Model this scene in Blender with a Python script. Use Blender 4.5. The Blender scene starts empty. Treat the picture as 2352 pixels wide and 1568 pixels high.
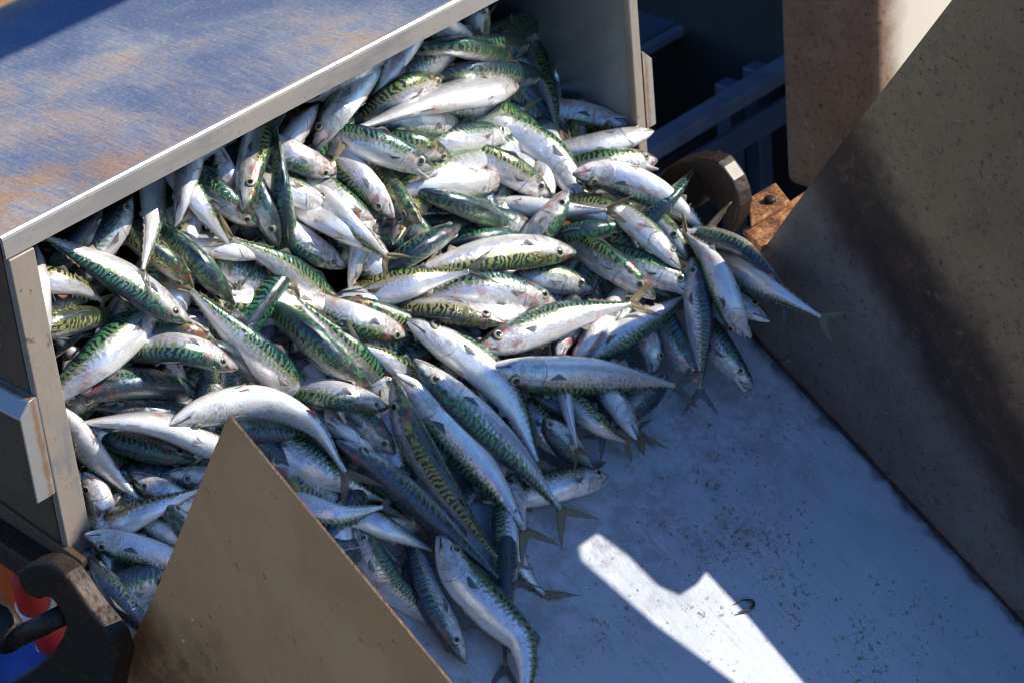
import bpy, math, random
import numpy as np
from mathutils import Vector, Matrix

S = bpy.context.scene
COL = S.collection
# ------------------------------------------------------------------ camera
# World axes: X along the opening of the bin, Y into the bin, Z up; the origin is the front left top corner of the bin.
R = np.array([[0.6815254746978969, -0.7268911865498937, -0.08457085936322462],
              [-0.4319184462944767, -0.30626338378471996, -0.8483213987053575],
              [0.590736390522805, 0.6146803581268367, -0.5226840099361705]])
T = np.array([-0.7259375370345973, -0.1477375421231124, 4.105035296279818])
C0 = -R.T @ T
FPX = 6500.0
cam = bpy.data.cameras.new('camera')
cam.sensor_width = 36.0
cam.lens = FPX / 2352 * 36
cam.clip_start, cam.clip_end = 0.1, 500
cam.dof.use_dof = True
cam.dof.focus_distance = 4.1
cam.dof.aperture_fstop = 10.0
camo = bpy.data.objects.new('camera', cam)
COL.objects.link(camo)
M4 = Matrix.Identity(4)
for i in range(3):
    M4[i][0], M4[i][1], M4[i][2], M4[i][3] = R[0][i], -R[1][i], -R[2][i], C0[i]
camo.matrix_world = M4
S.camera = camo
# ------------------------------------------------------------------ light
SUN = np.array([1.1, -0.85, 1.0]); SUN /= np.linalg.norm(SUN)
EL = math.asin(SUN[2]); AZ = math.atan2(SUN[0], SUN[1])
w = bpy.data.worlds.new('World'); S.world = w; w.use_nodes = True
nt = w.node_tree
sky = nt.nodes.new('ShaderNodeTexSky'); sky.sky_type = 'NISHITA'; sky.sun_disc = False
sky.sun_elevation = EL; sky.sun_rotation = AZ
sky.ozone_density = 4.0; sky.dust_density = 0.3; sky.air_density = 1.2
bg = nt.nodes['Background']; bg.inputs['Strength'].default_value = 0.100
tn = nt.nodes.new('ShaderNodeMix'); tn.data_type = 'RGBA'; tn.blend_type = 'MULTIPLY'; tn.inputs['Factor'].default_value = 1
tn.inputs[7].default_value = (.58, .86, 1.22, 1)          # deep clear blue of a sea sky
nt.links.new(sky.outputs[0], tn.inputs[6]); nt.links.new(tn.outputs[2], bg.inputs[0])
sl = bpy.data.lights.new('sun', 'SUN'); sl.energy = 4.6; sl.angle = math.radians(0.6); sl.color = (1, .93, .81)
so = bpy.data.objects.new('sun', sl); COL.objects.link(so)
so.rotation_euler = Vector(SUN).to_track_quat('Z', 'Y').to_euler()
S.view_settings.view_transform = 'Standard'; S.view_settings.look = 'None'
S.view_settings.exposure = 0.64; S.view_settings.gamma = 1.0

S.cycles.filter_width = 1.05

# ------------------------------------------------------------------ helpers
def ray(p):
    return R.T @ np.array([(p[0] - 1176) / FPX, (p[1] - 784) / FPX, 1.0])
def hit(p, n, d):
    r = ray(p); n = np.asarray(n, float)
    return C0 + r * ((d - n @ C0) / (n @ r))
def at(p, axis, v):
    n = np.zeros(3); n[axis] = 1
    return hit(p, n, v)
def project(P):
    c = np.asarray(P) @ R.T + T
    return np.stack([1176 + FPX * c[..., 0] / c[..., 2], 784 + FPX * c[..., 1] / c[..., 2]], -1)
def root(name, label, cat, loc=(0, 0, 0), group=None):
    o = bpy.data.objects.new(name, None); COL.objects.link(o)
    o.location = loc; o.empty_display_size = .05
    o['label'] = label; o['category'] = cat
    if group: o['group'] = group
    return o
def mesh_obj(name, V, F, mat, parent=None, smooth=False, bevel=0, seg=2, auto=None):
    me = bpy.data.meshes.new(name)
    V = np.asarray(V, float)
    if parent is not None:
        q = parent
        while q is not None:
            V = V - np.array(q.location); q = q.parent
    me.from_pydata([tuple(v) for v in V], [], F)
    me.validate(); me.update()
    o = bpy.data.objects.new(name, me); COL.objects.link(o)
    if mat: me.materials.append(mat)
    if smooth: me.polygons.foreach_set('use_smooth', [True] * len(me.polygons))
    if parent is not None: o.parent = parent
    if bevel:
        b = o.modifiers.new('bevel', 'BEVEL'); b.width = bevel; b.segments = seg; b.limit_method = 'ANGLE'
        b.angle_limit = math.radians(40)
    return o
def box_vf(x0, x1, y0, y1, z0, z1):
    V = [(x, y, z) for x in (x0, x1) for y in (y0, y1) for z in (z0, z1)]
    F = [(0, 1, 3, 2), (4, 6, 7, 5), (0, 4, 5, 1), (2, 3, 7, 6), (0, 2, 6, 4), (1, 5, 7, 3)]
    return V, F
def box(name, x0, x1, y0, y1, z0, z1, mat, parent=None, bevel=.004, seg=2):
    V, F = box_vf(x0, x1, y0, y1, z0, z1)
    return mesh_obj(name, V, F, mat, parent, bevel=bevel, seg=seg)
def prism(name, pts, off, mat, parent=None, bevel=.002, seg=2):
    """closed outline of 3D points, extruded by the vector off"""
    pts = [np.asarray(p, float) for p in pts]; off = np.asarray(off, float); n = len(pts)
    nrm = sum((np.cross(pts[i] - pts[0], pts[(i + 1) % n] - pts[0]) for i in range(n)), np.zeros(3))
    if nrm @ off > 0: pts = pts[::-1]
    V = pts + [p + off for p in pts]
    F = [tuple(range(n)), tuple(range(2 * n - 1, n - 1, -1))]
    F += [(i, i + n, (i + 1) % n + n, (i + 1) % n) for i in range(n)]
    return mesh_obj(name, V, F, mat, parent, bevel=bevel, seg=seg)
def tube(name, pts, rad, mat, parent=None, n=14):
    pts = [np.asarray(p, float) for p in pts]; V = []; F = []
    rad = rad if hasattr(rad, '__len__') else [rad] * len(pts)
    for i, p in enumerate(pts):
        t = pts[min(i + 1, len(pts) - 1)] - pts[max(i - 1, 0)]; t /= np.linalg.norm(t)
        a = np.cross(t, (0.3, .2, 1)); a /= np.linalg.norm(a); b = np.cross(t, a)
        for k in range(n):
            an = 2 * math.pi * k / n
            V.append(p + rad[i] * (a * math.cos(an) + b * math.sin(an)))
    for i in range(len(pts) - 1):
        for k in range(n):
            F.append((i * n + k, i * n + (k + 1) % n, (i + 1) * n + (k + 1) % n, (i + 1) * n + k))
    F.append(tuple(range(n))[::-1]); F.append(tuple(range((len(pts) - 1) * n, len(pts) * n)))
    return mesh_obj(name, V, F, mat, parent, smooth=True)
def smooth_line(P, k=8):
    P = [np.asarray(p, float) for p in P]; Q = [2 * P[0] - P[1]] + P + [2 * P[-1] - P[-2]]; out = []
    for i in range(1, len(Q) - 2):
        for j in range(k):
            t = j / k; a, b, c, d = Q[i - 1:i + 3]
            out.append(.5 * (2 * b + (c - a) * t + (2 * a - 5 * b + 4 * c - d) * t * t + (3 * b - a - 3 * c + d) * t ** 3))
    return out + [P[-1]]

# ------------------------------------------------------------------ node helper
class NT:
    def __init__(s, name):
        s.m = bpy.data.materials.new(name); s.m.use_nodes = True
        s.t = s.m.node_tree; s.b = s.t.nodes['Principled BSDF']; s.out = s.t.nodes['Material Output']
    def n(s, typ, **kw):
        x = s.t.nodes.new('ShaderNode' + typ)
        for k, v in kw.items(): setattr(x, k, v)
        return x
    def put(s, sock, v):
        if isinstance(v, bpy.types.NodeSocket): s.t.links.new(v, sock)
        elif v is not None:
            if hasattr(v, '__len__') and len(v) == 3 and sock.type == 'RGBA': v = (*v, 1)
            sock.default_value = v
    def math(s, op, a, b=None, c=None, clamp=False):
        x = s.n('Math', operation=op, use_clamp=clamp); s.put(x.inputs[0], a); s.put(x.inputs[1], b)
        if c is not None: s.put(x.inputs[2], c)
        return x.outputs[0]
    def add(s, a, b): return s.math('ADD', a, b)
    def sub(s, a, b): return s.math('SUBTRACT', a, b)
    def mul(s, a, b): return s.math('MULTIPLY', a, b)
    def step(s, v, lo, hi, a=0.0, b=1.0):
        x = s.n('MapRange', interpolation_type='SMOOTHSTEP', clamp=True)
        for i, q in enumerate((v, lo, hi, a, b)): s.put(x.inputs[i], q)
        return x.outputs[0]
    def mix(s, f, a, b, mode='MIX'):
        x = s.n('Mix', data_type='RGBA', blend_type=mode); s.put(x.inputs['Factor'], f)
        s.put(x.inputs[6], a); s.put(x.inputs[7], b); return x.outputs[2]
    def noise(s, vec, scale, detail=3.0, rough=.55, dist=0.0):
        x = s.n('TexNoise'); s.put(x.inputs['Vector'], vec); s.put(x.inputs['Scale'], scale)
        s.put(x.inputs['Detail'], detail); s.put(x.inputs['Roughness'], rough); s.put(x.inputs['Distortion'], dist)
        return x.outputs['Fac']
    def voronoi(s, vec, scale, feature='F1', rnd=1.0):
        x = s.n('TexVoronoi', feature=feature); s.put(x.inputs['Vector'], vec); s.put(x.inputs['Scale'], scale)
        s.put(x.inputs['Randomness'], rnd); return x.outputs['Distance']
    def vmap(s, vec, scale=(1, 1, 1), loc=(0, 0, 0), rot=(0, 0, 0)):
        x = s.n('Mapping'); s.put(x.inputs['Vector'], vec); x.inputs['Scale'].default_value = scale
        x.inputs['Location'].default_value = loc; x.inputs['Rotation'].default_value = rot
        return x.outputs[0]
    def pos(s): return s.n('NewGeometry').outputs['Position']
    def ramp(s, f, stops):
        x = s.n('ValToRGB'); s.put(x.inputs[0], f); e = x.color_ramp.elements
        while len(e) < len(stops): e.new(.5)
        for k, (p, c) in zip(e, stops): k.position = p; k.color = (*c, 1)
        return x.outputs[0]
    def bump(s, h, strength=.3, dist=.002, normal=None):
        x = s.n('Bump'); s.put(x.inputs['Height'], h); x.inputs['Strength'].default_value = strength
        x.inputs['Distance'].default_value = dist
        if normal is not None: s.put(x.inputs['Normal'], normal)
        return x.outputs[0]
    def bsdf(s, **kw):
        names = dict(color='Base Color', metal='Metallic', rough='Roughness', coat='Coat Weight', coat_rough='Coat Roughness',
                     normal='Normal', spec='Specular IOR Level', coat_normal='Coat Normal', alpha='Alpha', sss='Subsurface Weight', ior='IOR')
        for k, v in kw.items(): s.put(s.b.inputs[names[k]], v)
        return s.m

RUST = [(.0, (.030, .014, .009)), (.4, (.085, .034, .014)), (.7, (.20, .085, .03)), (1, (.36, .19, .075))]
def steel_dirty(name, base=(.46, .47, .48), tan=(.40, .31, .21), metal=.85, rough=.34, tan_at=.52, streak=(3, 22, 22), speck=.62, rust_at=.68, fine=60, dirt=.5):
    """worn stainless steel: brushed streaks, tan grime, rust specks"""
    m = NT(name); p = m.pos()
    st = m.noise(m.vmap(p, streak), 6, 5, .65)
    big = m.noise(p, 3.1, 6, .62, .3)
    g = m.step(m.add(big, m.mul(m.sub(st, .5), .55)), tan_at - .07, tan_at + .14)
    col = m.mix(m.mul(st, .5), base, tuple(c * .55 for c in base))
    col = m.mix(m.mul(g, dirt), col, m.mix(m.noise(p, 14, 4), tan, tuple(c * .5 for c in tan)))
    sp = m.step(m.noise(p, fine, 4, .7), speck, speck + .1)
    r = m.step(m.noise(p, 7, 6, .7), rust_at, rust_at + .1)
    rm = m.math('MAXIMUM', m.mul(sp, .7), r)
    col = m.mix(rm, col, m.ramp(m.noise(p, 30, 4), RUST))
    mt = m.mul(m.sub(1, m.math('MAXIMUM', rm, m.mul(g, dirt))), metal)
    ro = m.add(m.mul(m.noise(m.vmap(p, streak), 20, 4, .6), .22), m.add(rough - .1, m.mul(m.math('MAXIMUM', rm, m.mul(g, dirt)), .25)))
    h = m.add(m.mul(m.noise(m.vmap(p, streak), 30, 3), .5), m.mul(m.noise(p, 90, 3), .5))
    return m.bsdf(color=col, metal=mt, rough=ro, normal=m.bump(h, .25, .0015))
def rusty_iron(name, lo=.0, hi=1.0, bright=1.0, scale=11, rough=.55, gloss=.0):
    m = NT(name); p = m.pos()
    f = m.step(m.add(m.mul(m.noise(p, scale, 7, .7), .7), m.mul(m.noise(p, scale * 7, 4, .7), .3)), .3, .72, lo, hi)
    col = m.ramp(f, [(a, tuple(min(1, c * bright) for c in k)) for a, k in RUST])
    h = m.add(m.noise(p, 45, 5, .7), m.mul(m.step(m.voronoi(p, 70), 0, .5), .4))
    return m.bsdf(color=col, metal=.25, rough=m.add(rough - .12, m.mul(m.noise(p, 25, 4), .3)), coat=gloss, coat_rough=.25, normal=m.bump(h, .6, .004))
def plain(name, color, rough=.5, metal=0.0, var=.25, scale=12):
    m = NT(name); p = m.pos(); f = m.noise(p, scale, 5, .6)
    return m.bsdf(color=m.mix(m.step(f, .3, .7), tuple(c * (1 - var) for c in color), color), rough=m.add(rough - .08, m.mul(f, .16)), metal=metal,
                  normal=m.bump(m.noise(p, scale * 6, 4), .2, .002))
# ------------------------------------------------------------------ the setting
TH = math.radians(33.0)
NFL = np.array([0, -math.sin(TH), math.cos(TH)]); DFL = math.cos(TH) * -.57      # sloping chute floor
def floor_at(p, h=0.0): return hit(p, NFL, DFL + h)
def fz(y): return -.57 + math.tan(TH) * y

deck_mat = plain('deck_paint', (.13, .085, .05), .6, 0, .5, 6)
V, F = box_vf(-30, 30, -30, 30, -2.1, -2.0)
dk = mesh_obj('deck', V, F, deck_mat); dk['kind'] = 'structure'

def lathe(name, prof, c, axis, mat, parent, n=28):
    axis = np.asarray(axis, float); axis /= np.linalg.norm(axis)
    a = np.cross(axis, (.2, 1, .1)); a /= np.linalg.norm(a); b = np.cross(axis, a); V = []; F = []
    for r, h in prof:
        for k in range(n):
            t = 2 * math.pi * k / n
            V.append(np.asarray(c) + axis * h + r * (a * math.cos(t) + b * math.sin(t)))
    for i in range(len(prof) - 1):
        for k in range(n): F.append((i * n + k, i * n + (k + 1) % n, (i + 1) * n + (k + 1) % n, (i + 1) * n + k))
    F.append(tuple(range(n))[::-1]); F.append(tuple(range((len(prof) - 1) * n, len(prof) * n)))
    return mesh_obj(name, V, F, mat, parent, smooth=True)

# --- chute ---------------------------------------------------------------
def chute_floor_mat():
    m = NT('chute_sky_tint'); p = m.pos()
    st = m.noise(m.vmap(p, (30, 2.2, 2.2)), 5, 5, .65)
    big = m.noise(p, 2.6, 5, .6)
    col = m.mix(m.step(big, .35, .7), (.45, .48, .53), (.37, .40, .455))  # bluish base colour stands in for sky mirrored in the steel
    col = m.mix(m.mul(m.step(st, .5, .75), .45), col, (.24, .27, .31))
    dens = m.noise(p, 4.2, 4, .65)
    v = m.voronoi(p, 75); n1 = m.noise(p, 92, 5, .72)
    spot = m.step(m.add(m.add(n1, m.mul(m.sub(dens, .5), .5)), m.mul(m.sub(.4, v), .12)), .605, .665)
    col = m.mix(m.mul(spot, .85), col, m.ramp(m.noise(p, 60, 3), [(.2, (.13, .08, .045)), (.5, (.26, .165, .09)), (.8, (.46, .33, .19))]))
    x = m.n('SeparateXYZ'); m.put(x.inputs[0], p)
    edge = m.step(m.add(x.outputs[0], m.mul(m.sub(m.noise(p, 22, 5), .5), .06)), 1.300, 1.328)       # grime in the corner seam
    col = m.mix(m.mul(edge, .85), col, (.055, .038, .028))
    # rust where the fish land, close to the bin
    land = m.mul(m.step(m.add(x.outputs[1], m.mul(m.sub(m.noise(p, 9, 5, .7), .5), .5)), -.62, -.36), m.step(m.noise(p, 17, 5, .75), .40, .62))
    col = m.mix(m.mul(land, .38), col, (.12, .065, .035))
    sc_ = m.mul(m.step(m.voronoi(p, 42), .055, .035), m.step(m.noise(p, 6, 3), .5, .6))          # loose scales
    col = m.mix(m.mul(sc_, .8), col, (.75, .78, .80))
    thin = m.step(m.noise(m.vmap(p, (70, 2.2, 2.2), rot=(0, 0, .04)), 4, 3, .6), .62, .70)          # drag scratches
    col = m.mix(m.mul(thin, .35), col, (.62, .64, .66))
    wet = m.step(m.noise(m.vmap(p, (5, 1.6, 1.6)), 2.2, 4, .6), .50, .58)
    h = m.add(m.mul(m.noise(m.vmap(p, (2, 1, 1)), 85, 4, .7), .6), m.mul(spot, .8))
    return m.bsdf(color=col, spec=.22, rough=m.sub(m.add(.5, m.add(m.mul(st, .16), m.mul(spot, .2))), m.mul(wet, .16)), metal=m.mul(m.sub(1, m.math('MAXIMUM', spot, land)), .10), normal=m.bump(h, .5, .003))
def wall_mat(name, base, dark, spots=.5, band=None):
    m = NT(name); p = m.pos()
    a = m.noise(p, 3, 6, .68); b = m.noise(p, 38, 7, .75); c = m.noise(m.vmap(p, (1, .7, .7), (3, 1, 2)), 90, 4, .7)
    col = m.mix(m.step(m.add(m.mul(a, .6), m.mul(b, .4)), .36, .66), dark, base)
    col = m.mix(m.mul(m.step(b, .50, .64), spots), col, (.13, .075, .04))
    col = m.mix(m.mul(m.step(m.noise(p, 95, 5, .75), .56, .66), spots + .25), col, (.045, .028, .02))
    col = m.mix(m.mul(m.step(c, .64, .72), .35), col, (.62, .57, .48))
    if band:   # rust band along a seam: axis vector, offset, width
        ax, d0, wd = band
        x = m.n('VectorMath', operation='DOT_PRODUCT'); m.put(x.inputs[0], p); x.inputs[1].default_value = ax
        dist = m.math('ABSOLUTE', m.add(m.sub(x.outputs['Value'], d0), m.mul(m.sub(m.noise(p, 7, 6, .72), .5), .11)))
        k = m.step(dist, wd * .35, wd, 1.0, 0.0)
        k = m.mul(k, m.step(m.noise(m.vmap(p, (1, 1, 1)), 34, 5, .75), .10, .48))
        scr = m.step(m.noise(m.vmap(p, (1, 30, 2.2), rot=(-.9, 0, 0)), 6, 4, .6), .66, .72)
        k = m.mul(k, m.sub(1, m.mul(scr, .55)))
        col = m.mix(m.mul(k, .94), col, m.ramp(m.noise(p, 19, 5), [(.2, (.014, .008, .006)), (.6, (.05, .02, .010)), (.95, (.16, .062, .024))]))
    h = m.add(m.mul(b, .6), m.mul(m.noise(p, 120, 3), .4))
    return m.bsdf(color=col, rough=m.add(.42, m.mul(b, .25)), metal=.1, normal=m.bump(h, .35, .003, m.bump(m.noise(p, 2.4, 2), .4, .03)))

XW = 1.33; DX = -.05
chute = root('steel_chute', 'steel chute tinted sky blue with rust-stained side walls catching the spilled fish', 'chute', (.64, -.6, fz(-.6)))
a = TH
def slab(x0, x1, y0, y1, th):
    V = []
    for x in (x0, x1):
        for y in (y0, y1):
            for d in (0, -th):
                V.append((x - .0, y - math.sin(TH) * d, fz(y) + d * math.cos(TH)))
    return V, [(0, 1, 3, 2), (4, 6, 7, 5), (0, 4, 5, 1), (2, 3, 7, 6), (0, 2, 6, 4), (1, 5, 7, 3)]
V, F = slab(DX + .0005, XW - .0005, .02, -2.2, .012)
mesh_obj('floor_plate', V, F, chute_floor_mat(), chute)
# right side wall: lower facet, and an upper facet folded slightly outwards along a sloping crease
P3 = at((1900, 370), 0, XW); Pb = at((2352, 1130), 0, XW)
bd = (Pb - P3) / np.linalg.norm(Pb - P3)
up = np.array([0, bd[2], -bd[1]]); up *= np.sign(up[2])          # in-plane normal of the crease, pointing up
n_up = np.cross(bd, up + np.array([.16, 0, 0])); n_up /= np.linalg.norm(n_up)
d_up = n_up @ P3
def upw(y, z):   # point of the upper facet at given y, z
    return np.array([(d_up - n_up[1] * y - n_up[2] * z) / n_up[0], y, z])
P5 = P3 + bd * 1.5
ye = lambda q: np.array([XW, q[0], q[1]])
low = [ye((-.17, fz(-.17) - .03)), ye((-.215, -.64)), ye((-.25, -.595)), at((1742, 588), 0, XW), P3, P5, np.array([XW, P5[1] + .1, fz(P5[1] + .1) - .03])]
band = (tuple(up.tolist()), float(up @ P3 + .012), .115)
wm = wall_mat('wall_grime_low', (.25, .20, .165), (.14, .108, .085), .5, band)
prism('side_wall', low, (.009, 0, 0), wm, chute, bevel=.001, seg=1)
def to_upper(px):       # where the sun ray reaching this spot of the chute floor crosses the upper facet
    P = floor_at(px); k = (d_up - n_up @ P) / (n_up @ SUN); return P + SUN * k
lead = [hit(q, n_up, d_up) for q in ((1915, 352), (2050, 178), (2185, 2))]
ld = (lead[-1] - lead[0]) / (lead[-1][2] - lead[0][2])
ld2 = ld.copy(); ld2[1] *= .87
top = lead[-1] + ld2 * (.88 - lead[-1][2])
gap_hi = [to_upper(q) for q in ((1330, 1292), (1500, 1440), (1690, 1580))]
gap_lo = [to_upper(q) for q in ((1322, 1262), (1372, 1226), (1440, 1275), (1510, 1345), (1560, 1368), (1596, 1345), (1620, 1312), (1650, 1345), (1720, 1420), (1850, 1575))]
e1 = gap_hi[-1] + (gap_hi[-1] - gap_hi[0]) * 1.5
e2 = gap_lo[-1] + (gap_lo[-1] - gap_lo[-3]) * 1.2
upper = [P3] + lead + [top, upw(-2.2, .88), upw(-2.2, e1[2])] + [e1] + gap_hi[::-1] + gap_lo + [e2, P5]  # unseen outline and slot shaped to cast the shade around the sun patch
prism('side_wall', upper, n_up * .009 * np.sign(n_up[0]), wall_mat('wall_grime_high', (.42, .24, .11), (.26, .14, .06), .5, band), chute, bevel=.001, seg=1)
print('gap px', [tuple(project(q).round()) for q in gap_lo[:3]], 'x', [round(float(q[0]), 2) for q in (top, e1, gap_lo[0])])
# lumpy weld along the corner of floor and right wall
rw = random.Random(4)
wl = [np.array([XW - .003, y_, fz(y_) + .002]) for y_ in np.linspace(-.2, -1.25, 90)]
tube('weld_seam', wl, [.0016 + rw.random() * .0024 for _ in wl], rusty_iron('weld', 0, .5, .7, 20), chute, 8)
# near side plate with a pointed top corner
npx = [(530, 950), (1045, 1572), (1500, 2130)]
near = [at(q, 0, DX) for q in npx]
near += [np.array([DX, near[-1][1], fz(near[-1][1]) - .1]), np.array([DX, -.1, fz(-.1) - .2])]
near += [at(q, 0, DX) for q in ((284, 1600), (289, 1545), (301, 1482), (363, 1355), (490, 1045))]
def near_mat():
    m = NT('near_plate_paint'); p = m.pos()
    x = m.n('SeparateXYZ'); m.put(x.inputs[0], p)
    b = m.noise(p, 20, 6, .72)
    low_ = m.step(m.add(m.add(m.mul(x.outputs[2], 1.0), m.mul(x.outputs[1], -.25)), m.mul(m.sub(m.noise(p, 8, 6, .7), .5), .35)), -.56, -.36, 1.0, 0.0)
    col = m.mix(m.step(m.noise(p, 5, 5, .6), .35, .7), (.63, .30, .118), (.73, .375, .152))
    col = m.mix(m.mul(low_, m.step(b, .30, .66, .25, .85)), col, (.13, .055, .022))
    col = m.mix(m.mul(m.step(m.noise(p, 42, 5, .75), .61, .69), .6), col, (.11, .06, .03))
    col = m.mix(m.step(m.voronoi(p, 14), .045, .03), col, (.7, .66, .58))
    run = m.step(m.noise(m.vmap(p, (1, 26, 1.6)), 3, 5, .7), .52, .70)
    col = m.mix(m.mul(m.mul(run, m.step(m.noise(p, 4, 3), .45, .65)), .14), col, (.26, .11, .04))
    scx = m.step(m.noise(m.vmap(p, (1, 9, 120), rot=(.5, 0, 0)), 2, 3, .6), .66, .72)
    col = m.mix(m.mul(scx, .12), col, (.80, .52, .28))
    return m.bsdf(color=col, rough=.5, metal=.05, normal=m.bump(m.noise(p, 90, 4), .3, .002, m.bump(m.noise(p, 2.6, 2), .5, .03)))
sp_ = prism('side_plate', near, (-.004, 0, 0), near_mat(), chute, bevel=.0008, seg=1)
sp_.data.materials.append(rusty_iron('plate_edge_shade', 0, .6, .8, 14))  # dark rust colour stands in for an edge the sun leaves unlit
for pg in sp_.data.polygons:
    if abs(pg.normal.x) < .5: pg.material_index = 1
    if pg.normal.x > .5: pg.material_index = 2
sp_.data.materials.append(steel_dirty('plate_inside', (.22, .22, .22), (.20, .15, .10), .4, .45, .5))
sp_.modifiers.clear()

# --- bin -----------------------------------------------------------------
BW, BH, BD = 1.35, .563, .63
binr = root('fish_bin', 'large stainless steel bin with blue scratched lid tipping out mackerel', 'fish bin', (BW / 2, BD / 2, -BH))
def lid_mat():
    m = NT('lid_steel'); p = m.pos()
    x = m.n('SeparateXYZ'); m.put(x.inputs[0], p)
    st = m.noise(m.vmap(p, (44, 3.5, 2)), 4, 7, .75)
    st2 = m.noise(m.vmap(p, (90, 3, 3), rot=(0, 0, .12)), 3, 3, .6)
    big = m.noise(p, 2.3, 5, .62, .6)
    mid = m.noise(p, 7.5, 6, .7, .5)
    # tan grime strongest towards the near left corner, sky-blue reflection kept in the steel colour farther right
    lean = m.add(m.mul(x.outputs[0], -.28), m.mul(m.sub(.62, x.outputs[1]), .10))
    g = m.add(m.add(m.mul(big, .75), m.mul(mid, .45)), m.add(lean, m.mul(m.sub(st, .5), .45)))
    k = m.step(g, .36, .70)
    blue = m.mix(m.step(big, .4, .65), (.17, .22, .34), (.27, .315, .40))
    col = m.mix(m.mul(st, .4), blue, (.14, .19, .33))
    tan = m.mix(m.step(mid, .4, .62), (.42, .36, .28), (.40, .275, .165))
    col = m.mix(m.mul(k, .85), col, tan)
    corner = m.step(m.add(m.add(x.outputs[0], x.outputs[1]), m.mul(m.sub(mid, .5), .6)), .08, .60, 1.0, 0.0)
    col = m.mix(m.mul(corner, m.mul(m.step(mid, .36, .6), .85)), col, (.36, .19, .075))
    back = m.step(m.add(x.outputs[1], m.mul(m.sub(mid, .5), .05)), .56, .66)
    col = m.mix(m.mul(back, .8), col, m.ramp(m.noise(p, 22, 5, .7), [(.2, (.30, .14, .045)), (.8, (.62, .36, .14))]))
    scr = m.step(m.noise(m.vmap(p, (2, 60, 2), rot=(0, 0, .35)), 3, 2, .5), .70, .74)
    col = m.mix(m.mul(scr, .3), col, (.7, .7, .7))
    gr = m.noise(p, 150, 4, .75)
    col = m.mix(m.mul(m.step(gr, .5, .68), .38), col, (.08, .09, .13))
    col = m.mix(m.mul(m.step(gr, .44, .32), .3), col, (.62, .60, .55))
    sc2 = m.step(m.noise(m.vmap(p, (160, 5, 2), rot=(0, 0, -.05)), 3, 3, .6), .60, .70)
    col = m.mix(m.mul(sc2, .14), col, (.55, .55, .52))
    rd = m.step(m.voronoi(p, 16), .045, .03)
    col = m.mix(m.mul(rd, m.step(m.noise(p, 5, 2), .5, .6)), col, (.22, .03, .015))
    mt = m.sub(.34, m.mul(m.math('MAXIMUM', k, back), .32))
    ro = m.add(.30, m.add(m.mul(k, .22), m.mul(st2, .14)))
    h = m.add(m.mul(st, .5), m.add(m.mul(st2, .5), m.mul(m.noise(p, 120, 3, .6), .6)))
    return m.bsdf(color=col, metal=mt, rough=ro, normal=m.bump(h, .22, .0016))
brush = steel_dirty('brushed_rim', (.50, .475, .45), (.36, .28, .21), .7, .34, .46, (2, 40, 12), .60, .73, 130, .5)
post_m = steel_dirty('post_steel', (.46, .43, .40), (.34, .25, .16), .75, .34, .40, (22, 22, 2.5), .60, .70, 50, .7)
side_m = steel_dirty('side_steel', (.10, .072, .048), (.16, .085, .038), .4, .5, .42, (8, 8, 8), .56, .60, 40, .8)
inner_m = steel_dirty('inner_steel', (.52, .50, .47), (.42, .37, .30), .6, .30, .55, (6, 6, 3), .70, .78, 30, .6)
# lid: top sheet rolled over the front edge into a brushed rim
prof = [(.648, .012), (.008, .012), (.004, .0108), (.0012, .008), (.0, .004), (-.0012, -.026), (.004, -.0275), (.006, -.024), (.006, .0), (.648, .0)]
X0, X1 = -.016, 1.366
nP = len(prof)
V = [(x, y, z) for x in (X0, X1) for (y, z) in prof]
F = [(i, (i + 1) % nP, (i + 1) % nP + nP, i + nP) for i in range(nP)] + [tuple(range(nP))[::-1], tuple(range(nP, 2 * nP))]
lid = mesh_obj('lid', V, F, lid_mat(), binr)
lid.data.materials.append(brush)
for pl in lid.data.polygons:
    if pl.index in (1, 2, 3, 4, 5): pl.material_index = 1
box('hinge_plate', X0, X1, .6485, 1.1, -.01, .0125, rusty_iron('hinge_rust', .55, 1.15, 1.35, 7, .6), binr, .002)
# corner folds, posts, walls
pL = box('front_post', -.014, .034, -.003, .012, -BH - .004, -.0285, post_m, binr, .003, 3)
pR = box('front_post', BW - .006, BW + .018, -.003, .012, -BH, -.0285, post_m, binr, .003, 3)
box('side_panel', -.014, -.006, .014, BD, -BH, -.004, side_m, binr, .001)
box('side_panel', BW + .003, BW + .009, .014, BD, -BH, -.004, inner_m, binr, .001)
box('back_panel', -.004, BW + .001, BD - .01, BD, -BH, -.004, side_m, binr, .001)
box('bottom_panel', -.004, BW + .001, .014, BD - .012, -BH, -BH + .008, side_m, binr, .001)
# lifting lugs welded to both posts
def lug(x0, x1, z0, z1, sgn, m_, dp=.05):
    par = pR if sgn > 0 else pL
    c = .022
    xa, xb = (x0, x1)
    pts = [(xa, 0, z0), (xb, 0, z0), (xb, 0, z1 - (c if sgn > 0 else 0)), (xb - (c if sgn > 0 else 0), 0, z1), (xa + (c if sgn < 0 else 0), 0, z1), (xa, 0, z1 - (c if sgn < 0 else 0))]
    lo_ = prism('lug', [np.array(q) + np.array([0, -.004, 0]) for q in pts], (0, dp, 0), m_, par, .003, 3)
    lo_.data.materials.append(side_m)
    for pg in lo_.data.polygons:
        if pg.normal.x < -.8: pg.material_index = 1
    return lo_
lugm = NT('lug_steel'); p_ = lugm.pos()
sx = lugm.n('SeparateXYZ'); lugm.put(sx.inputs[0], p_)
dl = lugm.math('MINIMUM', lugm.math('ABSOLUTE', lugm.add(sx.outputs[0], .024)), lugm.math('ABSOLUTE', lugm.sub(sx.outputs[0], BW + .0265)))
dl = lugm.add(dl, lugm.mul(lugm.sub(lugm.noise(p_, 40, 5, .75), .5), .022))
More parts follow.
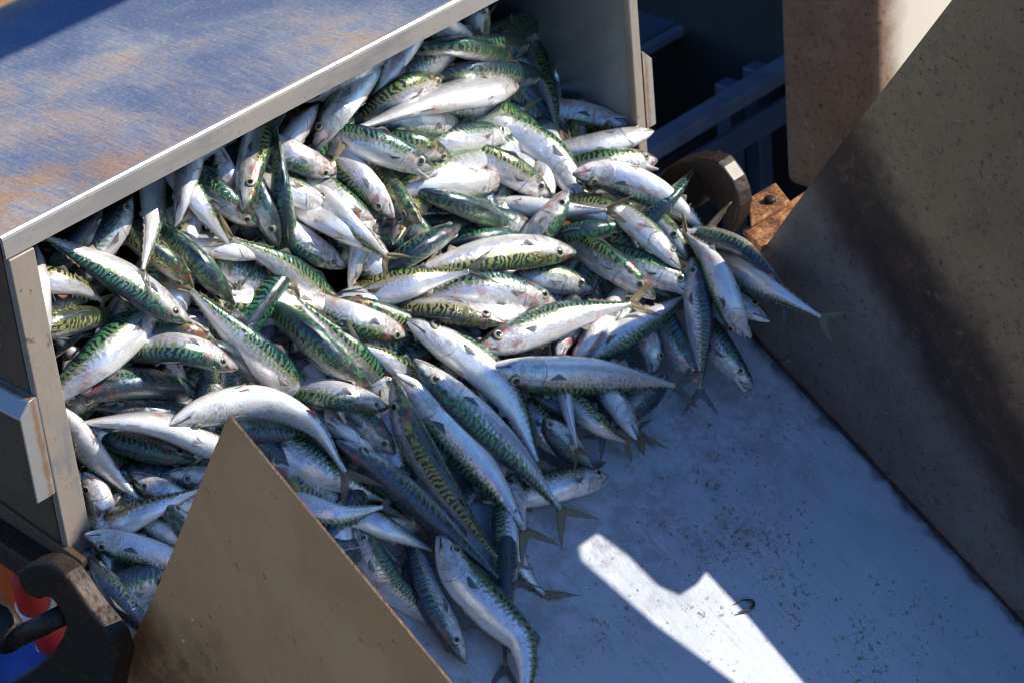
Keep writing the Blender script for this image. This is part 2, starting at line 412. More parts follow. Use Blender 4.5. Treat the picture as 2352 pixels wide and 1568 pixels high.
lugm.bsdf(color=lugm.mix(lugm.step(dl, .000, .008, .75, .0), (.37, .35, .33), (.30, .14, .035)), metal=.5, rough=.42,
          normal=lugm.bump(lugm.noise(p_, 60, 4), .3, .002))
zt = at((1485, 112), 1, 0)[2]; zb = at((1490, 292), 1, 0)[2]
lug(BW + .019, BW + .044, zb, zt, 1, lugm.m)
zt = at((70, 915), 1, 0)[2]; zb = at((110, 1140), 1, 0)[2]
lug(-.052, -.015, zb, zt, -1, lugm.m, .26)

# tipping frame under the bin at the left: flat bar and a dark beam
frame = root('tipping_frame', 'dark rusty bar frame under the left end of the bin', 'frame', (-.1, .1, -.7))
fr_m = rusty_iron('frame_iron', 0, .55, .9, 9)
A_ = at((-60, 1112), 0, -.02); B_ = at((186, 1288), 0, -.02)
prism('flat_bar', [A_, B_, B_ + np.array([0, 0, -.045]), A_ + np.array([0, 0, -.045])], (.012, 0, 0), side_m, frame, .002)
A_ = at((-60, 1205), 0, -.06); B_ = at((150, 1345), 0, -.06)
prism('beam', [A_, B_, B_ + np.array([0, 0, -.05]), A_ + np.array([0, 0, -.05])], (.05, 0, 0), fr_m, frame, .004)

# --- hooks -----------------------------------------------------------------
hook_m = rusty_iron('hook_iron', 0, .60, .29, 14, .55, .08)
def hook(label, outline, x, th, rods=(), holes=None):
    pts = [at(q, 0, x) for q in outline]
    c = sum(pts) / len(pts)
    h = root('lifting_hook', label, 'hook', tuple(c), None)
    prism('hook_plate', pts, (th, 0, 0), hook_m, h, .006, 3)
    for r, rad in rods:
        tube('rod', [at(q, 0, xx) for q, xx in r], rad, hook_m, h)
    return h
c5 = lambda a, b: (1433 + a * .2239, 261.5 + b * .2239)
hook('dark brown curved iron hook behind the fish at the right, below the post',
     [c5(*q) for q in ((300, 760), (335, 660), (420, 570), (540, 495), (700, 462), (860, 470), (960, 505), (1010, 560), (1110, 700), (1160, 830), (1185, 960), (1150, 1120), (1060, 1260),
                       (985, 1270), (1030, 1140), (960, 1010), (880, 900), (830, 850), (760, 960), (640, 1000), (420, 980))], 1.345, .04)
c2 = lambda a, b: (a * .2031, 1249.5 + b * .2031)
hook('dark brown curved iron hook at the lower left, before the red and white buoy',
     [c2(*q) for q in ((200, 300), (300, 235), (400, 205), (500, 215), (610, 265), (720, 350), (820, 480), (920, 630), (1020, 770), (1130, 900), (1260, 1060), (1330, 1300), (1250, 1700), (60, 1760), (60, 1600),
                       (400, 1380), (600, 1200), (700, 1040), (735, 930), (710, 800), (650, 690), (560, 605), (490, 605), (430, 630), (340, 600), (250, 530), (195, 420))], -.13, .036,
     rods=[([(c2(140, 1070), -.16), (c2(420, 940), -.14), (c2(720, 790), -.12)], [.0165, .0165, .0165]), ([(c2(-160, 700), -.15), (c2(0, 900), -.155), (c2(150, 1080), -.16)], [.032, .032, .028])])
# folded orange-rust bracket by the right wall
br = root('angle_bracket', 'orange rusted angle bracket in the sun between hook and right chute wall', 'bracket', tuple(at((1780, 500), 0, 1.42)))
br_m = rusty_iron('bracket_rust', .05, 1.2, 1.45, 38, .8)
zb_ = at((1778, 480), 0, 1.42)[2]
uf = prism('upper_flange', [at(c5(*q), 2, zb_) for q in ((1270, 865), (1555, 700), (1705, 888), (1500, 1010), (1300, 1130))], (0, 0, -.01), br_m, br, .003)
prism('lower_flange', [at(c5(*q), 2, zb_ - .012) for q in ((1215, 1185), (1500, 1012), (1706, 890), (1900, 760), (1960, 900), (1640, 1180), (1410, 1378))], (0, 0, -.012), br_m, br, .003)
bc = at(c5(1500, 900), 2, zb_)
lathe('bolt_head', [(.0, -.002), (.012, -.002), (.012, .006), (.0085, .009), (.0, .0095)], bc, (0, 0, 1), hook_m, uf, 6)

# --- pillar ------------------------------------------------------------------
PX = 1.95
cor = at((2012, 0), 0, PX); lft = at((1786, 0), 0, PX); bot = at((1858, 442), 0, PX)
pl = root('steel_pillar', 'speckled rust-brown square pillar with a sunlit right face behind the chute wall', 'pillar', (PX + .12, cor[1] + .1, bot[2]))
pm = wall_mat('pillar_paint', (.36, .25, .165), (.17, .105, .065), .7)
def pale_face(mat, x0, x1, colr):
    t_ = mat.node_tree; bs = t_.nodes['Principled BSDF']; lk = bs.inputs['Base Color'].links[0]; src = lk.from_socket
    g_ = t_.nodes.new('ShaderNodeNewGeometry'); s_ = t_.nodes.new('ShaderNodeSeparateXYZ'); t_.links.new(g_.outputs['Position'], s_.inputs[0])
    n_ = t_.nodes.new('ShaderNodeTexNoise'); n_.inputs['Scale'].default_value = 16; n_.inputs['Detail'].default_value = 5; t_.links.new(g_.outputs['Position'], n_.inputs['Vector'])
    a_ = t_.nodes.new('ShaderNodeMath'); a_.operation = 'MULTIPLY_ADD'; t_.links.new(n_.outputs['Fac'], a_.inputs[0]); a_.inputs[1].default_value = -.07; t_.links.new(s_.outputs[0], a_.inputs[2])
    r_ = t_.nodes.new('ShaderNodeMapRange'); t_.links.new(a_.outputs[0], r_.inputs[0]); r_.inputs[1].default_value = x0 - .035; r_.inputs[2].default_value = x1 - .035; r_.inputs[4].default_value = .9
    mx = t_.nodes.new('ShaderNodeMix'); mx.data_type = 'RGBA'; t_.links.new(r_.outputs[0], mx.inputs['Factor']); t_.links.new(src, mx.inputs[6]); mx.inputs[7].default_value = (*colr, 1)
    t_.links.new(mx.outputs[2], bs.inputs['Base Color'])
pale_face(pm, PX + .03, PX + .10, (.72, .66, .54))  # base colour turns to pale cream towards the right-hand face
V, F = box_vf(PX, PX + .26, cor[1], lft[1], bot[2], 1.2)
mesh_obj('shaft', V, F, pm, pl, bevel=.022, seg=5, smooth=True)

# --- overhead beam whose shadow crosses the lid ---------------------------------
hb = 1.05; kx = SUN[0] / SUN[2]; ky = SUN[1] / SUN[2]
y0 = .462 + ky * hb; y1 = .64 + ky * hb
gan = root('gantry_beam', 'grey steel beam overhead, out of view, shading a strip of the lid', 'beam', (1.4, (y0 + y1) / 2, hb))
box('web', .4, 2.3, y0 + .02, y1, hb, hb + .02, side_m, gan, .003)

# --- ship structure behind ----------------------------------------------------------
navy = plain('blue_grey_paint', (.075, .10, .155), .45, 0, .3, 7)
dark = plain('dark_paint', (.02, .02, .022), .6, 0, .4, 5)
galv = plain('galvanised', (.16, .195, .26), .45, .2, .35, 9)
YB = 1.55
q = at((1459, 112), 1, YB); q2 = at((1459, 150), 1, YB)
hat = root('hatch_housing', 'dark ship housing with a blue-grey top behind the bin', 'housing', (2.2, YB + .4, -1.2))
box('top_plate', 1.2, 4.0, YB, YB + 1.4, q[2] - .02, q[2] + .01, navy, hat, .004)
box('top_rim', 1.2, 4.0, YB - .03, YB - .002, q2[2] + .025, q[2] + .004, galv, hat, .004)
box('front_panel', 1.2, 4.0, YB + .02, YB + .05, -2.0, q[2] - .022, dark, hat, .002)
for xx, ww, mm in ((at((1700, 60), 1, YB)[0], .045, navy), (at((1748, 60), 1, YB)[0], .05, navy)):
    box('stiffener', xx, xx + ww, YB - .02, YB + .018, -2.0, q2[2] + .02, mm, hat, .004)
YR = 1.15
r0 = at((1495, 335), 1, YR); r1 = at((1560, 325), 1, YR - .12)
rail = root('guard_frame', 'blurred blue-grey guard frame of beams and posts behind the right post', 'frame', (2.0, YR, -2.0))
box('top_beam', 1.3, 3.4, YR - .03, YR + .03, r0[2] - .03, r0[2] + .012, galv, rail, .006)
box('lower_beam', 1.3, 3.4, YR - .05, YR - .031, r0[2] - .13, r0[2] - .06, navy, rail, .004)
for px in (1700, 1765):
    xx = at((px, 300), 1, YR)[0]
    box('post', xx, xx + .05, YR + .031, YR + .08, -2.0, r0[2] + .005, navy, rail, .004)
xx = at((1520, 420), 1, YR)[0]
box('back_sheet', xx - .3, xx + .30, YR + .09, YR + .1, -2.0, r0[2] - .14, dark, rail, .002)

dh = root('shade_wall', 'added wall beyond the picture that keeps the gear behind in shade', 'wall', (3.2, 2.5, -2))  # added out of view to shade the housing and guard frame
box('shade_sheet', 3.2, 3.25, -.35, 6, -2.0, 3.2, dark, dh, .004)
# --- coloured gear on deck, lower left -----------------------------------------------
red = plain('red_plastic', (.60, .02, .015), .65, 0, .15); white = plain('white_plastic', (.78, .74, .66), .45, 0, .1)
orange = plain('orange_plastic', (.85, .13, .015), .65, 0, .1); blue = plain('blue_plastic', (.01, .17, .55), .35, 0, .15)
XB = .35
c = at((112, 1450), 0, XB)
b1 = root('marker_buoy', 'red buoy with white bands showing behind the lower left hook', 'buoy', tuple(c))
ax = (.35, .35, -.87)
ring_prof = [(.02, -.22), (.05, -.2), (.075, -.12), (.08, -.05)]
fb = lathe('float_body', [(.012, -.26), (.022, -.24), (.031, -.15), (.034, -.02), (.034, .12), (.026, .2), (.012, .23)], c, ax, red, b1)
for h0 in (-.14, .045):
    lathe('white_band', [(.033, h0), (.036, h0 + .004), (.036, h0 + .048), (.033, h0 + .052)], c, ax, white, fb)
c = at((22, 1420), 0, XB + .05)
b2 = root('fender', 'orange fender at the left picture edge behind the rusty rods', 'fender', tuple(c))
fd = lathe('fender_body', [(.012, -.3), (.03, -.26), (.036, -.1), (.036, .1), (.03, .2), (.015, .24)], c, (.1, .35, -.9), orange, b2)
lathe('end_eye', [(.012, .235), (.02, .25), (.02, .28), (.01, .29)], c, (.1, .35, -.9), orange, fd)
c = at((60, 1515), 0, XB - .05)
b3 = root('deck_barrel', 'bright blue round barrel lid below the rusty rods at lower left', 'barrel', tuple(c + np.array([0, 0, -.3])))
lathe('barrel_body', [(.065, -.5), (.075, -.45), (.075, -.03)], c, (0, 0, 1), blue, b3)
lathe('barrel_lid', [(.079, -.032), (.08, -.01), (.074, .0), (.066, -.006), (.02, -.004)], c, (0, 0, 1), blue, b3)
# small dark curl of torn fin lying on the sunny patch
cl = [floor_at((1568 + a_ / 3, 1045.5 + b_ / 3), .006) for a_, b_ in ((368, 1010), (410, 996), (460, 994), (490, 1012), (485, 1040), (455, 1060), (415, 1070), (378, 1080))]
tb = tube('fish_scrap', smooth_line(cl, 4), [.0008 + .0019 * math.sin(math.pi * min(1, max(0.02, i / 28))) for i in range(29)], plain('scrap', (.03, .03, .028), .3, 0, .2))
tb['label'] = 'small dark curled scrap lying at the edge of the sunny patch on the chute'; tb['category'] = 'fish scrap'
# ------------------------------------------------------------------ fish materials
def fish_mat():
    m = NT('mackerel_skin')
    a = m.n('Attribute', attribute_name='fuv'); b = m.n('Attribute', attribute_name='fpos'); c = m.n('Attribute', attribute_name='ftint')
    x = m.n('SeparateXYZ'); m.put(x.inputs[0], a.outputs['Vector']); s, t, seed = x.outputs
    y = m.n('SeparateXYZ'); m.put(y.inputs[0], c.outputs['Vector']); tint, red, pale = y.outputs
    sd = m.n('CombineXYZ'); m.put(sd.inputs[0], m.mul(seed, 7.3)); m.put(sd.inputs[1], m.mul(seed, 3.1)); m.put(sd.inputs[2], m.mul(seed, 5.7))
    va = m.n('VectorMath', operation='ADD'); m.put(va.inputs[0], b.outputs['Vector']); m.put(va.inputs[1], sd.outputs[0]); P = va.outputs[0]
    n2 = m.noise(P, 4, 3); n9 = m.noise(P, 13, 2.0, .5); n20 = m.noise(P, 34, 3, .6); n60 = m.noise(P, 90, 3, .6)
    freq = m.add(32, m.mul(n2, 4))
    ph = m.add(m.mul(s, freq), m.add(m.mul(m.sub(n9, .5), 2.6), m.add(m.mul(m.sub(n20, .5), 1.3), m.mul(t, 1.6))))
    wv = m.math('SINE', m.mul(ph, 6.2832))
    # worm-like marks on the nape, bars on the rest
    worm = m.math('SINE', m.mul(m.add(m.mul(n9, 9), m.mul(n20, 3.0)), 6.2832))
    nape = m.step(s, .34, .24)
    nape = m.mul(m.step(s, .26, .42, 1.0, 0.0), .8)
    wv = m.add(m.mul(wv, m.sub(1, nape)), m.mul(worm, nape))
    st = m.step(wv, -.16, .14)
    bnd = m.add(.40, m.add(m.mul(m.sub(n9, .5), .10), m.mul(m.sub(st, .5), .09)))
    backm = m.step(t, m.sub(bnd, .035), m.add(bnd, .04), 1.0, 0.0)
    # bright colour between the dark bars
    hue = m.add(tint, m.add(m.mul(m.sub(n2, .5), .9), m.mul(m.sub(t, .22), .75)))
    br = m.ramp(hue, [(.0, (.012, .04, .09)), (.22, (.006, .15, .12)), (.42, (.015, .19, .04)), (.62, (.13, .21, .015)), (.82, (.33, .28, .04)), (1, (.44, .36, .16))])
    br = m.mix(m.mul(m.step(n20, .45, .75), .6), br, (.02, .07, .05))
    low = m.step(t, .17, .40)
    br = m.mix(m.mul(low, .75), br, m.mix(m.step(tint, .3, .7), (.20, .25, .07), (.38, .32, .11)))
    dk = m.mix(n20, (.003, .005, .010), (.006, .014, .018))
    back = m.mix(st, dk, br)
    mid = m.mul(m.step(m.add(t, m.mul(m.sub(n9, .5), .10)), .06, .19, 1.0, 0.0), .86)
    back = m.mix(mid, back, m.mix(m.step(tint, .1, .6), (.008, .016, .035), (.012, .022, .018)))
    # flank and belly
    iri = m.ramp(m.noise(m.vmap(P, (5, 12, 12)), 1, 3, .6), [(.25, (.40, .58, .66)), (.40, (.58, .61, .64)), (.52, (.70, .58, .62)), (.66, (.50, .46, .72)), (.80, (.78, .56, .50))])
    flank = m.mix(.62, iri, (.72, .72, .72))
    belly = m.mix(m.step(m.noise(P, 7, 4), .4, .7), (.87, .86, .83), (.82, .77, .72))
    col = m.mix(m.step(m.add(t, m.mul(m.sub(n9, .5), .22)), .52, .74), flank, belly)
    smear = m.mul(m.step(t, m.add(bnd, .01), m.add(bnd, .15), 1.0, 0.0), m.step(m.noise(m.vmap(P, (10, 34, 34)), 2.2, 4, .65), .42, .66))
    col = m.mix(m.mul(smear, .75), col, (.13, .15, .15))
    dots = m.mul(m.step(m.voronoi(P, 55), .30, .18), m.step(t, .62, .5, 0.0, 1.0))
    dots = m.mul(m.step(m.voronoi(P, 48), .18, .32, 1.0, 0.0), m.step(t, .50, .60, 1.0, 0.0))
    col = m.mix(m.mul(dots, m.mul(m.step(n2, .42, .6), .6)), col, (.07, .085, .09))
    mott = m.noise(m.vmap(P, (12, 38, 38)), 1.5, 5, .7)
    col = m.mix(m.mul(m.mul(m.step(mott, .48, .70), m.step(t, .6, .85, 1.0, 0.25)), .45), col, (.24, .26, .29))
    col = m.mix(backm, col, back)
    # scales: faint darker network
    col = m.mix(m.mul(m.step(n60, .5, .75), .16), col, (.25, .25, .24))
    # head
    hd = m.step(s, .235, .266, 1.0, 0.0)
    nh = m.noise(P, 26, 4, .65)
    htop = m.step(m.add(t, m.mul(m.sub(nh, .5), .24)), .27, .40, 1.0, 0.0)
    cheek = m.mix(m.step(nh, .42, .62), (.70, .68, .64), (.42, .42, .40))
    cheek = m.mix(m.mul(m.step(m.noise(P, 16, 4, .6), .55, .7), .55), cheek, (.45, .36, .20))
    cheek = m.mix(m.step(t, .74, .9), cheek, (.76, .73, .69))
    ht = m.mix(m.step(nh, .42, .66), (.012, .018, .014), br)
    hcol = m.mix(htop, cheek, ht)
    snout = m.mul(m.step(s, .015, .06, 1.0, 0.0), m.step(t, .45, .7, 1.0, 0.0))
    hcol = m.mix(m.mul(snout, .75), hcol, (.06, .05, .045))
    cr = m.step(n20, .60, .68)
    hcol = m.mix(m.mul(cr, .3), hcol, (.10, .09, .08))
    col = m.mix(hd, col, hcol)
    # mouth line, jaw edge, gill slit
    ml = m.math('ABSOLUTE', m.sub(t, m.add(.585, m.mul(s, 1.1))))
    mouth = m.mul(m.step(ml, .016, .05, 1.0, 0.0), m.step(s, .088, .10, 1.0, 0.0))
    col = m.mix(m.mul(mouth, .92), col, (.03, .016, .014))
    ml2 = m.math('ABSOLUTE', m.sub(t, m.add(.53, m.mul(s, 2.3))))
    max_ = m.mul(m.step(ml2, .01, .035, 1.0, 0.0), m.mul(m.step(s, .11, .125, 1.0, 0.0), m.step(s, .02, .035)))
    col = m.mix(m.mul(max_, .55), col, (.12, .10, .09))
    gx = m.sub(m.math('DIVIDE', m.sub(t, .6), .4), 0.0)
    gs = m.sub(.262, m.mul(m.mul(gx, gx), .055))
    gd = m.math('ABSOLUTE', m.sub(s, gs))
    gill = m.mul(m.mul(m.step(gd, .001, .006, 1.0, 0.0), m.step(t, .25, .4)), m.step(nh, .35, .6, .35, 1.0))
    col = m.mix(m.mul(gill, .55), col, m.mix(red, (.10, .085, .08), (.22, .03, .02)))
    gd2 = m.math('ABSOLUTE', m.sub(s, m.sub(gs, .055)))
    col = m.mix(m.mul(m.mul(m.step(gd2, .001, .006, 1.0, 0.0), m.step(t, .42, .55)), .4), col, (.25, .23, .2))
    # eye socket
    # red stains
    rs = m.mul(m.step(m.noise(P, 6.5, 4, .6), m.sub(.70, m.mul(red, .15)), m.sub(.78, m.mul(red, .15))), m.step(t, .42, .6))
    col = m.mix(m.mul(rs, .6), col, (.62, .22, .17))
    hr = m.mul(m.mul(red, hd), m.step(m.noise(P, 14, 4, .6), .5, .66))
    col = m.mix(m.mul(hr, .7), col, (.38, .05, .04))
    tail = m.step(s, .93, 1.0)
    col = m.mix(m.mul(tail, .5), col, (.26, .22, .13))
    met = m.mul(m.step(m.add(m.mul(backm, 1.0), 0), .0, 1.0, .52, .20), m.mul(m.sub(1, m.mul(hd, .3)), m.step(t, .62, .9, 1.0, .45)))
    h = m.add(m.mul(n60, .5), m.add(m.mul(m.noise(P, 190, 2), .35), m.mul(n20, .6)))
    nrm = m.bump(h, .42, .002, m.bump(n9, .35, .006))
    return m.bsdf(color=col, metal=met, rough=m.add(.12, m.mul(n20, .20)), coat=1.0, coat_rough=.05, normal=nrm, coat_normal=m.bump(m.add(n20, m.mul(n60, 1.1)), .9, .0026), spec=.6)
def eye_mat():
    m = NT('fish_eye'); a = m.n('Attribute', attribute_name='er'); r = a.outputs['Fac']
    e = m.ramp(r, [(.0, (.006, .008, .016)), (.47, (.008, .012, .03)), (.52, (.20, .17, .08)), (.60, (.42, .36, .17)), (.76, (.46, .41, .27)), (.84, (.14, .12, .07)), (.92, (.24, .22, .19)), (1, (.05, .045, .04))])
    return m.bsdf(color=e, rough=.12, coat=1.0, coat_rough=.03, metal=.15)
def fin_mat(name, c1, c2):
    m = NT(name); a = m.n('Attribute', attribute_name='fray'); x = m.n('SeparateXYZ'); m.put(x.inputs[0], a.outputs['Vector'])
    u, v, seed = x.outputs
    rayl = m.math('SINE', m.mul(m.add(u, m.mul(m.noise(a.outputs['Vector'], 6, 2), .02)), 150))
    col = m.mix(m.step(rayl, -.6, .8), c2, c1)
    col = m.mix(m.mul(m.step(v, .55, 1.0), .45), col, tuple(q * .45 for q in c2))
    col = m.mix(m.step(m.noise(a.outputs['Vector'], 9, 3), .5, .75), col, tuple(q * .6 for q in c1))
    m.bsdf(color=col, rough=.32, coat=.5, coat_rough=.15, normal=m.bump(rayl, .5, .0008))
    tr = m.n('BsdfTranslucent'); m.put(tr.inputs[0], col); ms = m.n('MixShader'); ms.inputs[0].default_value = .45
    m.t.links.new(m.b.outputs[0], ms.inputs[1]); m.t.links.new(tr.outputs[0], ms.inputs[2]); tp = m.n('BsdfTransparent'); m2 = m.n('MixShader'); m.put(m2.inputs[0], m.mul(m.step(v, .15, .95), m.step(rayl, -.9, .9, .62, .22)))
    m.t.links.new(ms.outputs[0], m2.inputs[1]); m.t.links.new(tp.outputs[0], m2.inputs[2]); m.t.links.new(m2.outputs[0], m.out.inputs[0])
    return m.m
SKIN = fish_mat(); EYE = eye_mat()
FIN_Y = fin_mat('fin_olive', (.56, .45, .27), (.26, .20, .11)); FIN_D = fin_mat('fin_grey', (.36, .35, .32), (.15, .145, .135))
FIN_P = fin_mat('fin_pale', (.66, .60, .53), (.48, .38, .31)); FIN_G = fin_mat('fin_smoky', (.42, .42, .40), (.22, .21, .20)); FIN_R = fin_mat('fin_red', (.58, .27, .20), (.34, .10, .07))
JAW = plain('jaw_skin', (.66, .63, .60), .25, .2, .35, 60); GUM = plain('mouth_flesh', (.30, .05, .04), .25, 0, .5, 80)

# ------------------------------------------------------------------ shape of a mackerel (lengths in units of its spine)
SS = np.array([0, .006, .014, .026, .04, .055, .07, .085, .1, .115, .13, .145, .16, .175, .19, .207, .222, .236, .246, .253, .258, .262, .266, .271, .28, .295, .32, .35, .39, .43, .47, .51, .55, .59, .63, .67,
               .71, .75, .79, .83, .865, .9, .93, .955, .975, .99, 1.0])
PS = np.array([0, .01, .03, .06, .10, .15, .2, .25, .32, .4, .48, .56, .64, .72, .8, .87, .93, .97, 1.0])
PH = np.array([.011, .022, .037, .052, .068, .082, .093, .101, .107, .110, .108, .101, .088, .071, .052, .036, .023, .018, .018])
def smooth_interp(x):
    y = np.interp(x, PS, PH); return .25 * np.interp(x - .012, PS, PH) + .5 * y + .25 * np.interp(x + .012, PS, PH)
NA = 22
THETA = np.linspace(0, 2 * math.pi, NA, endpoint=False)
TA = np.where(THETA <= math.pi, THETA, 2 * math.pi - THETA) / math.pi          # 0 back .. 1 belly

class Fish:
    def __init__(f, pts3, phi, L, seed, tw=0.0, vdir=None):
        pts3 = [np.asarray(p) for p in pts3]
        line = np.array(smooth_line(pts3, 14)); d = np.r_[0, np.cumsum(np.linalg.norm(np.diff(line, axis=0), axis=1))]
        f.arc = d[-1]; f.L = L; f.line = line; f.d = d / d[-1]
        f.phi = phi; f.seed = seed; f.tw = tw
    def frame(f, s):
        """position, tail direction, dorsal direction, left-hand side of the spine at s (0 head .. 1 tail)"""
        s = np.atleast_1d(s).astype(float)
        P = np.stack([np.interp(s, f.d, f.line[:, i]) for i in range(3)], -1)
        e = .03; a = np.clip(s - e, 0, 1); b = np.clip(s + e, 0, 1)
        Tn = np.stack([np.interp(b, f.d, f.line[:, i]) - np.interp(a, f.d, f.line[:, i]) for i in range(3)], -1)
        Tn /= np.linalg.norm(Tn, axis=1, keepdims=True)
        V = C0 - P; V /= np.linalg.norm(V, axis=1, keepdims=True)
        V = V - Tn * np.sum(V * Tn, 1, keepdims=True); V /= np.linalg.norm(V, axis=1, keepdims=True)
        N = np.cross(Tn, V)            # heading = -Tn ; screen-left of heading as the camera sees it
        N = -np.cross(-Tn, V) * -1
        ph = np.radians(f.phi + f.tw * (s - .4))[:, None]
        D = np.cos(ph) * V + np.sin(ph) * N_left(Tn, V)
        B = np.cross(D, Tn)
        return P, Tn, D, B
def N_left(Tn, V):
    # heading h = -Tn; looking along -V (from the camera) with h up, left is V x h
    return np.cross(V, -Tn)

def set_attr(me, name, arr, typ='FLOAT_VECTOR'):
    at_ = me.attributes.new(name, typ, 'POINT')
    at_.data.foreach_set('vector' if typ == 'FLOAT_VECTOR' else 'value', np.asarray(arr, np.float32).ravel())
def body_radii(s, t):
    gs = .262 - .055 * ((t - .6) / .4) ** 2
    bulge = np.where(s < gs, 1 + .038 * np.exp(-np.maximum(gs - s, 0) / .06) * np.clip((t - .2) / .25, 0, 1), 1)
    h = smooth_interp(s) * bulge
    wd = h * (.70 + .06 * np.sin(np.clip(s / .5, 0, 1) * math.pi)) * np.where(s < .12, .80 + 1.6 * s, 1)
    return h, wd
def surf(f, s, theta):
    """point on the skin at spine s, angle theta (0 back, pi belly, to the fish's B side), with outward normal"""
    s = float(s); t = abs(theta) / math.pi
    P, Tn, D, B = f.frame(s); h, wd = body_radii(np.array([s]), np.array([t]))
    o = D[0] * h[0] * math.cos(theta) + B[0] * wd[0] * math.sin(theta)
    n = D[0] * math.cos(theta) / h[0] + B[0] * math.sin(theta) / wd[0]; n /= np.linalg.norm(n)
    return P[0] + o * f.L, n, Tn[0], D[0], B[0]
def ring_warp(s, t):
    g = -.055 * ((t - .6) / .4) ** 2
    return s + g * np.exp(-((s - .262) / .07) ** 2)

def build_fish(f, rootobj, tint, red, pale, flags):
    L = f.L; nS = len(SS)
    sg, tg = np.meshgrid(SS, TA, indexing='ij')
    sw = np.clip(ring_warp(sg, tg), 0, 1); sw[0] = 0; sw[-1] = 1
    h, wd = body_radii(sw, tg)
    P, Tn, D, B = f.frame(sw.ravel())
    th = np.broadcast_to(THETA, sw.shape).ravel()
    co = np.cos(th)[:, None]; si = np.sin(th)[:, None]
    # belly a little sharper than the back
    V = P + L * (D * co * h.ravel()[:, None] + B * si * wd.ravel()[:, None])
    c0 = len(V)
    ends = [f.frame(0.0)[0][0] - f.frame(0.0)[1][0] * .006 * L, f.frame(1.0)[0][0]]
    V = np.vstack([V, ends]); F = []
    for i in range(nS - 1):
        for k in range(NA):
            k2 = (k + 1) % NA
            F.append((i * NA + k, i * NA + k2, (i + 1) * NA + k2, (i + 1) * NA + k))
    F += [((k + 1) % NA, k, c0) for k in range(NA)]
    F += [((nS - 1) * NA + k, (nS - 1) * NA + (k + 1) % NA, c0 + 1) for k in range(NA)]
    F = [q[::-1] for q in F]
    o = mesh_obj('body', V, F, SKIN, rootobj, smooth=True)
    uv = np.zeros((len(V), 3)); uv[:c0, 0] = sw.ravel(); uv[:c0, 1] = tg.ravel(); uv[c0] = (0, .5, 0); uv[c0 + 1] = (1, .5, 0); uv[:, 2] = f.seed
    fp = np.zeros((len(V), 3)); fp[:c0, 0] = sw.ravel(); fp[:c0, 1] = (h.ravel() * np.cos(th)); fp[:c0, 2] = wd.ravel() * np.sin(th); fp[c0 + 1, 0] = 1
    set_attr(o.data, 'fuv', uv); set_attr(o.data, 'fpos', fp); set_attr(o.data, 'ftint', np.tile((tint, red, pale), (len(V), 1)))
    # eyes
    for sgn in (1, -1):
        p, n, tn, d, b = surf(f, .128, sgn * .36 * math.pi)
        r = .0335 * L; n = n * .75 + b * sgn * .25; n /= np.linalg.norm(n); u = np.cross(n, tn); u /= np.linalg.norm(u); v = np.cross(u, n)
        RR = [0, .22, .40, .46, .6, .78, .86, .94, 1.0, 1.05]; HH = [.30, .29, .265, .25, .2, .10, .05, .0, -.12, -.45]
        Ve = [p + n * HH[0] * r]; er = [0]; ne = 18
        for q, hh in zip(RR[1:], HH[1:]):
            for k in range(ne):
                an = 2 * math.pi * k / ne; Ve.append(p + n * hh * r + r * q * (u * math.cos(an) + v * math.sin(an))); er.append(min(q, 1))
        Fe = [(0, 1 + k, 1 + (k + 1) % ne) for k in range(ne)]
        for i in range(len(RR) - 2):
            for k in range(ne):
                a1 = 1 + i * ne; k2 = (k + 1) % ne; Fe.append((a1 + k, a1 + ne + k, a1 + ne + k2, a1 + k2))
        eo = mesh_obj('eye', Ve, Fe, EYE, rootobj, smooth=True); set_attr(eo.data, 'er', er, 'FLOAT')
    # forked tail
    def fin(name, grid, mat):
        g = np.array(grid); a_, b_ = g.shape[:2]; Vf = g.reshape(-1, 3)
        Ff = [(i * b_ + j, i * b_ + j + 1, (i + 1) * b_ + j + 1, (i + 1) * b_ + j) for i in range(a_ - 1) for j in range(b_ - 1)]
        oo = mesh_obj(name, Vf, Ff, mat, rootobj, smooth=True)
        uu, vv = np.meshgrid(np.linspace(0, 1, a_), np.linspace(0, 1, b_), indexing='ij')
        set_attr(oo.data, 'fray', np.stack([uu.ravel(), vv.ravel(), np.full(uu.size, f.seed)], -1))
        so_ = oo.modifiers.new('thick', 'SOLIDIFY'); so_.thickness = .0007; so_.offset = 0
        return oo
    rng = random.Random(int(f.seed * 1000))
    P1, T1, D1, B1 = [q[0] for q in f.frame(1.0)]
    V1 = C0 - P1; V1 /= np.linalg.norm(V1)
    # the fork usually lies flat on the heap: turn it a little towards the viewer
    D2 = D1 - V1 * (D1 @ V1) * .9; D2 -= T1 * (D2 @ T1)
    if np.linalg.norm(D2) < .5: D2 = D2 + np.cross(T1, V1) * .6 * (1 if math.sin(math.radians(f.phi)) >= 0 else -1)
    D2 /= np.linalg.norm(D2); B2 = np.cross(D2, T1)
    spread = rng.uniform(.75, 1.08); gr = []; nu = 15; nv = 7; bend = rng.uniform(-.35, .35)
    for i in range(nu):
        u = -1 + 2 * i / (nu - 1); row = []; au = abs(u); sg_ = 1 if u >= 0 else -1
        tip = np.array([.048 + .132 * au, sg_ * .128 * au * spread])
        base = np.array([-.012, .019 * u])
        for j in range(nv):
            v = j / (nv - 1); q = base * (1 - v) + tip * v
            q[1] += sg_ * .010 * au * math.sin(math.pi * v); q[0] += (.006 * math.sin(i * 2.7) if j == nv - 1 else 0) * (1 - au * .6)
            row.append(P1 + L * (T1 * q[0] + D2 * q[1] + B2 * (bend * .09 * (au * v) ** 2 * (1 if u > 0 else .4) + .004 * math.sin(9 * u + 4 * v))))
        gr.append(row)
    tailm = FIN_D if ('b' in flags or rng.random() < .25) else FIN_Y
    fin('tail_fin', gr, tailm)
